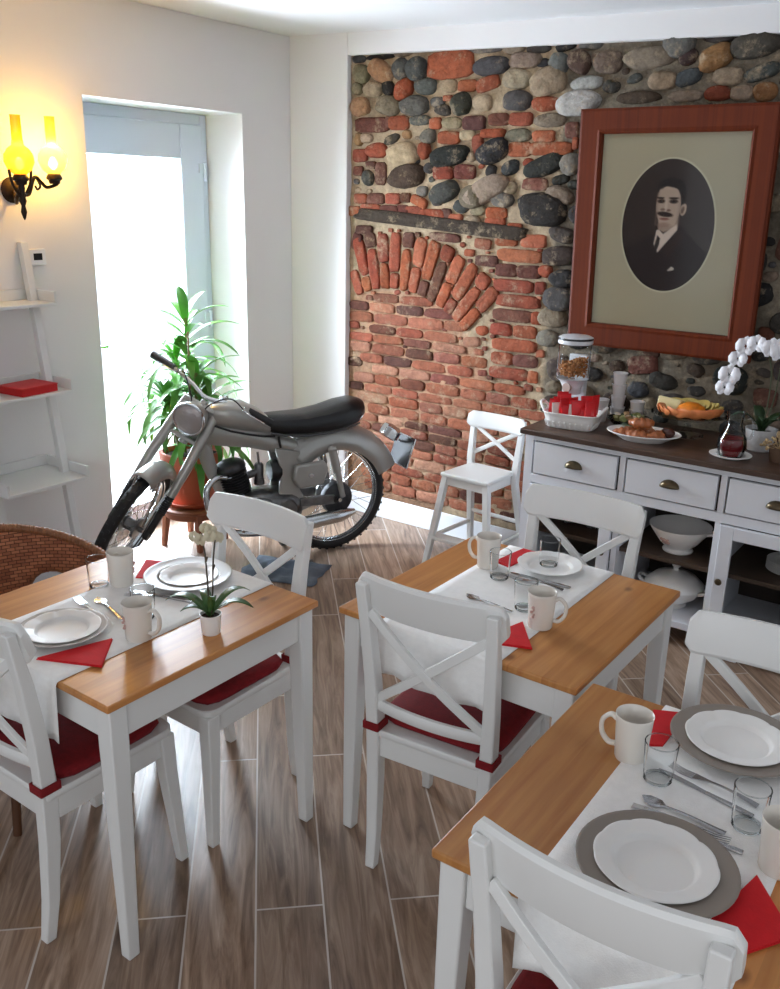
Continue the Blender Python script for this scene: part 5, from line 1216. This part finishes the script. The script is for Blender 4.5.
for sy in (-1, 1):
    b = B(); b.tube([(.36, sy * .10, .19), (.36, sy * .20, .185)], .009, 8); b.tube([(.36, sy * .16, .185), (.36, sy * .26, .185)], .017, 10); b.obj('footpeg', rubber, mo)
    b = B(); b.tube(catmull([(.30, sy * .05, .235), (.27, sy * .09, .14), (.22, sy * .14, .011), (.16, sy * .16, .011)], 5), .011, 8); b.obj('stand_leg', alu, mo)
b = B(); b.tube(catmull([(.42, .12, .27), (.48, .15, .24), (.55, .16, .25)], 4), .006, 8); b.tube([(.55, .14, .25), (.55, .19, .25)], .011, 8); b.obj('gear_lever', chrome, mo)

# crumpled cloth on the floor below it
random.seed(3)
b = B(); G = []; n = 16
for i in range(n + 1):
    row = []
    for j in range(n + 1):
        u, v_ = i / n - .5, j / n - .5; edge = max(abs(u), abs(v_)) * 2
        z = .004 + .028 * max(0, noise.noise((u * 5, v_ * 5, 2)) + .35) * (1.1 - edge ** 3)
        row.append(b.v((u * .42 + .02 * noise.noise((v_ * 4, 1, 3)), v_ * .30 + .02 * noise.noise((u * 4, 5, 3)), max(z, .002))))
    G.append(row)
for i in range(n):
    for j in range(n): b.f([G[i][j], G[i + 1][j], G[i + 1][j + 1], G[i][j + 1]])
q = b.obj('floor_cloth', mat('grey_blue_cloth', L(88, 98, 110), .9, var=.3, vscale=14), ang=80); q.location = (-1.49, 1.39, 0); q.rotation_euler = (0, 0, rad(20)); tag(q, 'crumpled grey-blue cloth lying on the floor below the motorcycle engine', 'cloth')
s_ = q.modifiers.new('thickness', 'SOLIDIFY'); s_.thickness = .002

# ------------------------------------------------------------------ plant on its low stool
PX, PY = -2.160, 1.385
o = thing('plant_stool', 'low brown wooden stool under the terracotta pot', 'stool', (PX, PY, 0), rad(0))
swood = mat('reddish_stool_wood', L(142, 82, 52), 0.5, var=.15, vscale=14)
b = B(); b.lathe([(0, .215), (.180, .215), (.188, .222), (.188, .232), (.180, .238), (0, .238)], 36); b.obj('seat', swood, o)
for k in range(4):
    a = PI / 4 + k * PI / 2 + .2; c, s_ = math.cos(a), math.sin(a)
    b = B(); b.loft([sq(c * .17, s_ * .17, 0, .026), sq(c * .145, s_ * .145, .215, .034)]); b.obj('leg', swood, o, bevel=.003)
b = B(); b.lathe([(.150, .175), (.158, .175), (.158, .214), (.150, .214)], 36); b.obj('apron', swood, o)
pl = thing('potted_plant', 'tall leafy green houseplant in a terracotta pot before the bright door', 'potted plant', (PX, PY, .2384))
b = B(); b.lathe([(0, 0), (.135, 0), (.145, .006), (.165, .030), (.160, .033), (.140, .012), (0, .010)], 36); b.obj('saucer', terracotta, pl, ang=60)
b = B(); prof = [(0, .0105), (.112, .0105), (.118, .014), (.150, .25), (.168, .252), (.172, .258), (.172, .300), (.166, .304), (.152, .300), (.148, .25), (0, .25)]
b.lathe(prof, 44); b.obj('pot', terracotta, pl, ang=50)
b = B(); b.lathe([(0, .278), (.10, .275), (.15, .268), (.15, .255), (0, .255)], 28); b.obj('soil', soil, pl)
random.seed(14)
stems = [((0, .02), (-.03, .03), 1.02), ((-.05, 0), (-.11, .02), .80), ((.05, -.02), (.10, -.03), .74), ((.02, .05), (.03, .10), .62), ((-.02, -.05), (-.06, -.10), .60), ((.06, .04), (.13, .02), .52)]
g1 = mat('dracaena_leaf', L(86, 146, 54), .4, var=.35, vscale=7)
bl = B()
for (x0, y0), (x1, y1), H in stems:
    b = B(); b.tube(catmull([(x0, y0, .26), ((x0 + x1) / 2, (y0 + y1) / 2, .26 + (H - .26) * .5), (x1, y1, H)], 5), [.010] * 11, 8); b.obj('stem', mat('woody_green_stem', L(110, 104, 62), .6), pl)
    nl = 24
    for k in range(nl):
        u = k / nl; a = k * 2.4 + H * 9; zb = H - .26 * (1 - u) * (H > .6) - .10 * (1 - u); ln = random.uniform(.30, .50) * (1.05 - .45 * u)
        up_ = .10 + .75 * u ** 2; base = Vector((x1 * (zb / H), y1 * (zb / H), zb)); rows = []
        d = Vector((math.cos(a), math.sin(a), 0)); sd = Vector((-d.y, d.x, 0)); W = random.uniform(.036, .052); m_ = 11
        p = base.copy(); el = up_ + .35; droop = random.uniform(.16, .26) * (1.15 - u * .8)
        for i in range(m_ + 1):
            t_ = i / m_; wv = W * .5 * (math.sin(PI * (0.10 + .90 * t_)) ** .65 if t_ < 1 else 0) + .0006
            lift = Vector((0, 0, wv * .35))
            rows.append([bl.v(p - sd * wv + lift), bl.v(p), bl.v(p + sd * wv + lift)])
            p = p + (d * math.cos(el) + Vector((0, 0, math.sin(el)))) * ln / m_; el -= droop
        for q, s_ in zip(rows, rows[1:]):
            for j in range(2): bl.f([q[j], q[j + 1], s_[j + 1], s_[j]])
lf = bl.obj('leaves', g1, pl, ang=80)
b = B(); b.tube([(.07, -.05, .26), (.075, -.052, .95)], .005, 6); b.obj('cane', mat('bamboo_cane', L(120, 86, 50), .6), pl)

# ------------------------------------------------------------------ white ladder shelf with red box
sh = thing('ladder_shelf', 'white leaning ladder shelf against the wall left of the door', 'shelf', (0, 0, 0))
for y in (.235, .590):
    b = B(); b.loft([[(x - .011, y - .018, z), (x + .024, y - .018, z), (x + .024, y + .018, z), (x - .011, y + .018, z)] for x, z in ((-2.068, 0), (-2.318, 1.64))]); b.obj('rail', white_paint, sh, bevel=.003)
for z, xf in ((.585, -2.005), (.985, -2.070), (1.372, -2.135)):
    b = B(); y0, y1 = .205, .622
    b.span((-2.326, y0, z), (xf, y1, z + .014)); b.span((-2.326, y0, z + .014), (xf, y0 + .012, z + .062)); b.span((-2.326, y1 - .012, z + .014), (xf, y1, z + .062)); b.span((-2.326, y0 + .012, z + .014), (-2.314, y1 - .012, z + .062)); s1 = b.obj('tray', white_paint, sh, bevel=.002)
q = B(); q.box((0, 0, .0185), (.16, .19, .037)); q.box((0, 0, .0345), (.166, .196, .004)); o = q.obj('flat_box', mat('bright_red_card', L(196, 16, 20), .5), bevel=.003); o.location = (-2.165, .455, 1.0 - .0006); o.rotation_euler = (0, 0, rad(6)); tag(o, 'flat red box lying on the middle tray of the ladder shelf', 'box')
o = thing('wall_thermostat', 'small white thermostat with dark display on the wall above the ladder shelf', 'thermostat', (WX, .665, 1.572))
b = B(); b.span((0, -.042, -.036), (.014, .042, .036)); b.obj('body', trim_white, o, bevel=.004)
b = B(); b.span((.0142, -.022, -.014), (.0155, .022, .016)); b.obj('display', mat('dark_display', L(40, 42, 48), .2), o)
# ------------------------------------------------------------------ wall lamp with amber oil-lamp glasses
wl = thing('wall_lamp', 'wrought iron wall lamp with two lit amber oil-lamp glasses', 'wall lamp', (WX, .575, 1.86))
iron = mat('wrought_iron', L(48, 34, 26), .5, metal=.6)
b = B(); b.lathe([(0, 0), (.05, 0), (.055, .006), (.045, .014), (.02, .02), (0, .022)], 24, (0, 0, 0), rot_axis('Y', PI / 2)); b.obj('backplate', iron, wl)
LA, LB = Vector((.165, -.055, .052)), Vector((.140, .125, .060))
b = B(); b.tube(catmull([(.015, 0, 0), (.06, -.02, -.05), (.12, -.055, -.035), (LA.x, LA.y, LA.z - .03)], 6), .009, 8); b.lathe([(0, -.10), (.006, -.09), (.013, -.065), (.008, -.04), (.016, -.02), (.010, 0), (.014, .03), (.012, .05)], 14, (LA.x, LA.y, LA.z - .075))
b.tube(catmull([(LA.x, LA.y, LA.z - .06), (.16, -.02, -.015), (.15, .02, .055), (.145, .055, .035), (.14, .085, .015), (LB.x, LB.y + .012, .03), (LB.x, LB.y, LB.z - .02)], 6), .0075, 8)
for sy in (-1, 1): b.tube(catmull([(LA.x, LA.y, LA.z - .09), (LA.x, LA.y + sy * .04, LA.z - .03), (LA.x, LA.y + sy * .052, LA.z + .03)], 5), .006, 8)
b.tube(catmull([(.15, .03, .05), (.15, .045, .02), (.15, .03, .005), (.15, .02, .02)], 5), .005, 6); b.obj('arms', iron, wl)
def amber_glass(name, tint, body, mixf):
    amber = bpy.data.materials.new(name); amber.use_nodes = True
    nt = amber.node_tree; nt.nodes.clear(); out = nt.nodes.new('ShaderNodeOutputMaterial'); tr = nt.nodes.new('ShaderNodeBsdfTransparent'); tr.inputs[0].default_value = (*tint, 1)
    tl_ = nt.nodes.new('ShaderNodeBsdfTranslucent'); tl_.inputs[0].default_value = (*body, 1); gs = nt.nodes.new('ShaderNodeBsdfGlossy'); gs.inputs['Roughness'].default_value = .08
    m1 = nt.nodes.new('ShaderNodeMixShader'); m1.inputs[0].default_value = mixf; m2 = nt.nodes.new('ShaderNodeMixShader'); m2.inputs[0].default_value = .06
    nt.links.new(tr.outputs[0], m1.inputs[1]); nt.links.new(tl_.outputs[0], m1.inputs[2]); nt.links.new(m1.outputs[0], m2.inputs[1]); nt.links.new(gs.outputs[0], m2.inputs[2]); nt.links.new(m2.outputs[0], out.inputs[0])
    return amber
AMB = {0: amber_glass('deep_amber_lamp_glass', (.98, .66, .16), (.75, .42, .06), .42), 1: amber_glass('amber_lamp_glass', (1.0, .80, .28), (.95, .62, .12), .25)}
for P, pw in ((LA, 1.2), (LB, 9)):
    b = B(); b.lathe([(0, -.03), (.022, -.03), (.026, -.015), (.034, -.010), (.034, -.002), (.026, .012), (0, .012)], 20, P); cp = b.obj('lamp_cup', iron, wl)
    b = B(); b.lathe([(.026, .012), (.048, .030), (.062, .062), (.060, .090), (.044, .114), (.026, .128), (.022, .150), (.021, .242), (.0225, .246)], 28, P); b.obj('glass_chimney', AMB[int(pw > 2)], wl, ang=80)
    b = B(); b.ell(P + Vector((0, 0, .055)), (.016, .016, .026), 14, 10); b.obj('bulb', mat('lit_bulb_%d' % int(pw), (1, .8, .45, 1), .4, emit=(1, .72, .34, 1), estr=14 if pw > 2 else 4), wl)
    d = bpy.data.lights.new('lamp_light', 'POINT'); d.energy = pw; d.color = (1.0, .70, .30); d.shadow_soft_size = .03
    lo = bpy.data.objects.new('lamp_light', d); COL.objects.link(lo); lo.parent = wl; lo.location = P + Vector((0, 0, .10))

# ------------------------------------------------------------------ wicker armchair at the left edge
wc = thing('wicker_armchair', 'brown wicker tub armchair at the left edge, behind the orchid table', 'armchair', (-1.02, -.345, 0))
wick = bpy.data.materials.new('woven_wicker'); wick.use_nodes = True
nt = wick.node_tree; bs = nt.nodes['Principled BSDF']; bs.inputs['Roughness'].default_value = .6
uvn = nt.nodes.new('ShaderNodeUVMap'); uvn.uv_map = 'weave'; brk = nt.nodes.new('ShaderNodeTexBrick'); brk.inputs['Scale'].default_value = 1; brk.inputs['Brick Width'].default_value = .9; brk.inputs['Row Height'].default_value = .5; brk.inputs['Mortar Size'].default_value = .05; brk.inputs['Mortar Smooth'].default_value = .8
brk.inputs['Color1'].default_value = L(196, 126, 86); brk.inputs['Color2'].default_value = L(150, 88, 58); brk.inputs['Mortar'].default_value = L(58, 32, 20)
nt.links.new(uvn.outputs[0], brk.inputs['Vector']); nt.links.new(brk.outputs['Color'], bs.inputs['Base Color'])
bmp = nt.nodes.new('ShaderNodeBump'); bmp.inputs['Strength'].default_value = .9; bmp.inputs['Distance'].default_value = .006; bmp.invert = True; nt.links.new(brk.outputs['Fac'], bmp.inputs['Height']); nt.links.new(bmp.outputs[0], bs.inputs['Normal'])
def rim_h(a):   # a measured from the back, +-: towards the arms
    s_ = min(1, abs(a) / rad(140)); return .755 - .150 * (s_ * s_ * (3 - 2 * s_)) 
def rim_p(a, f=1.0): return Vector((-.30 * math.cos(a) * f + (.06 if abs(a) > rad(100) else 0) * (abs(a) - rad(100)) / rad(40), .305 * math.sin(a) * f, 0))
b = B(); na, nh = 84, 22; G = []; uvs = {}
for i in range(na + 1):
    a = rad(-140 + 280 * i / na); row = []
    for j in range(nh + 1):
        u = j / nh; z = .40 + (rim_h(a) - .40) * u; p = rim_p(a, .90 + .10 * u + .03 * u * u); vv = b.v((p.x, p.y, z)); uvs[vv] = (i * .55, (z - .4) * 42); row.append(vv)
    G.append(row)
for i in range(na):
    am = -140 + 280 * (i + .5) / na
    for j in range(nh):
        zm = (j + .5) / nh
        hole = ((abs(am) - 52) / 19) ** 2 + ((zm - .34) / .24) ** 2 < 1
        if not hole: b.f([G[i][j], G[i + 1][j], G[i + 1][j + 1], G[i][j + 1]])
ul = b.bm.loops.layers.uv.new('weave')
for f in b.bm.faces:
    for l in f.loops: l[ul].uv = uvs[l.vert]
shl = b.obj('woven_shell', wick, wc, ang=80); s_ = shl.modifiers.new('thickness', 'SOLIDIFY'); s_.thickness = .012; s_.offset = 0
b = B(); pts = []
for i in range(50):
    a = rad(-140 + 280 * i / 49); p = rim_p(a, 1.03); pts.append((p.x, p.y, rim_h(a)))
b.tube(pts, .015, 10); 
for k in range(110):   # binding cords round the rim
    a = rad(-139 + 278 * k / 109); p = rim_p(a, 1.03); p2 = rim_p(a + .012, 1.03); b.torus((p.x, p.y, rim_h(a)), .0145, .0035, 8, 4, (p2 - p).to_track_quat('Z', 'Y').to_matrix())
b.obj('rim', mat('wicker_cane', L(140, 92, 60), .55, var=.25, vscale=60), wc)
for sg in (-1, 1):
    b = B(); pts = []
    for k in range(21):
        t_ = PI * k / 20; am = rad(sg * 52 + 19 * math.cos(2 * t_) ); zf = .34 + .24 * math.sin(2 * t_); p = rim_p(am, .93 + .10 * zf); pts.append((p.x, p.y, .40 + (rim_h(am) - .40) * zf))
    b.tube(pts, .009, 8); b.obj('arm_arch', mat('wicker_cane'if False else 'wicker_cane', L(140, 92, 60), .55), wc)
b = B(); n = 40; oc = []
for k in range(n):
    a = 2 * PI * k / n; oc.append((.275 * math.cos(a) + .01, .275 * math.sin(a)))
b.loft([[(x, y, z) for x, y in oc] for z in (.375, .405)]); b.obj('seat', mat('wicker_cane', L(140, 92, 60), .55), wc, bevel=.008)
for x, y in ((.275, -.275), (.275, .275), (-.20, -.19), (-.20, .19)):
    b = B(); b.tube([(x * 1.03, y * 1.03, 0), (x * .80, y * .80, .385)], [.013, .017], 10); b.obj('leg', cane_wood, wc)
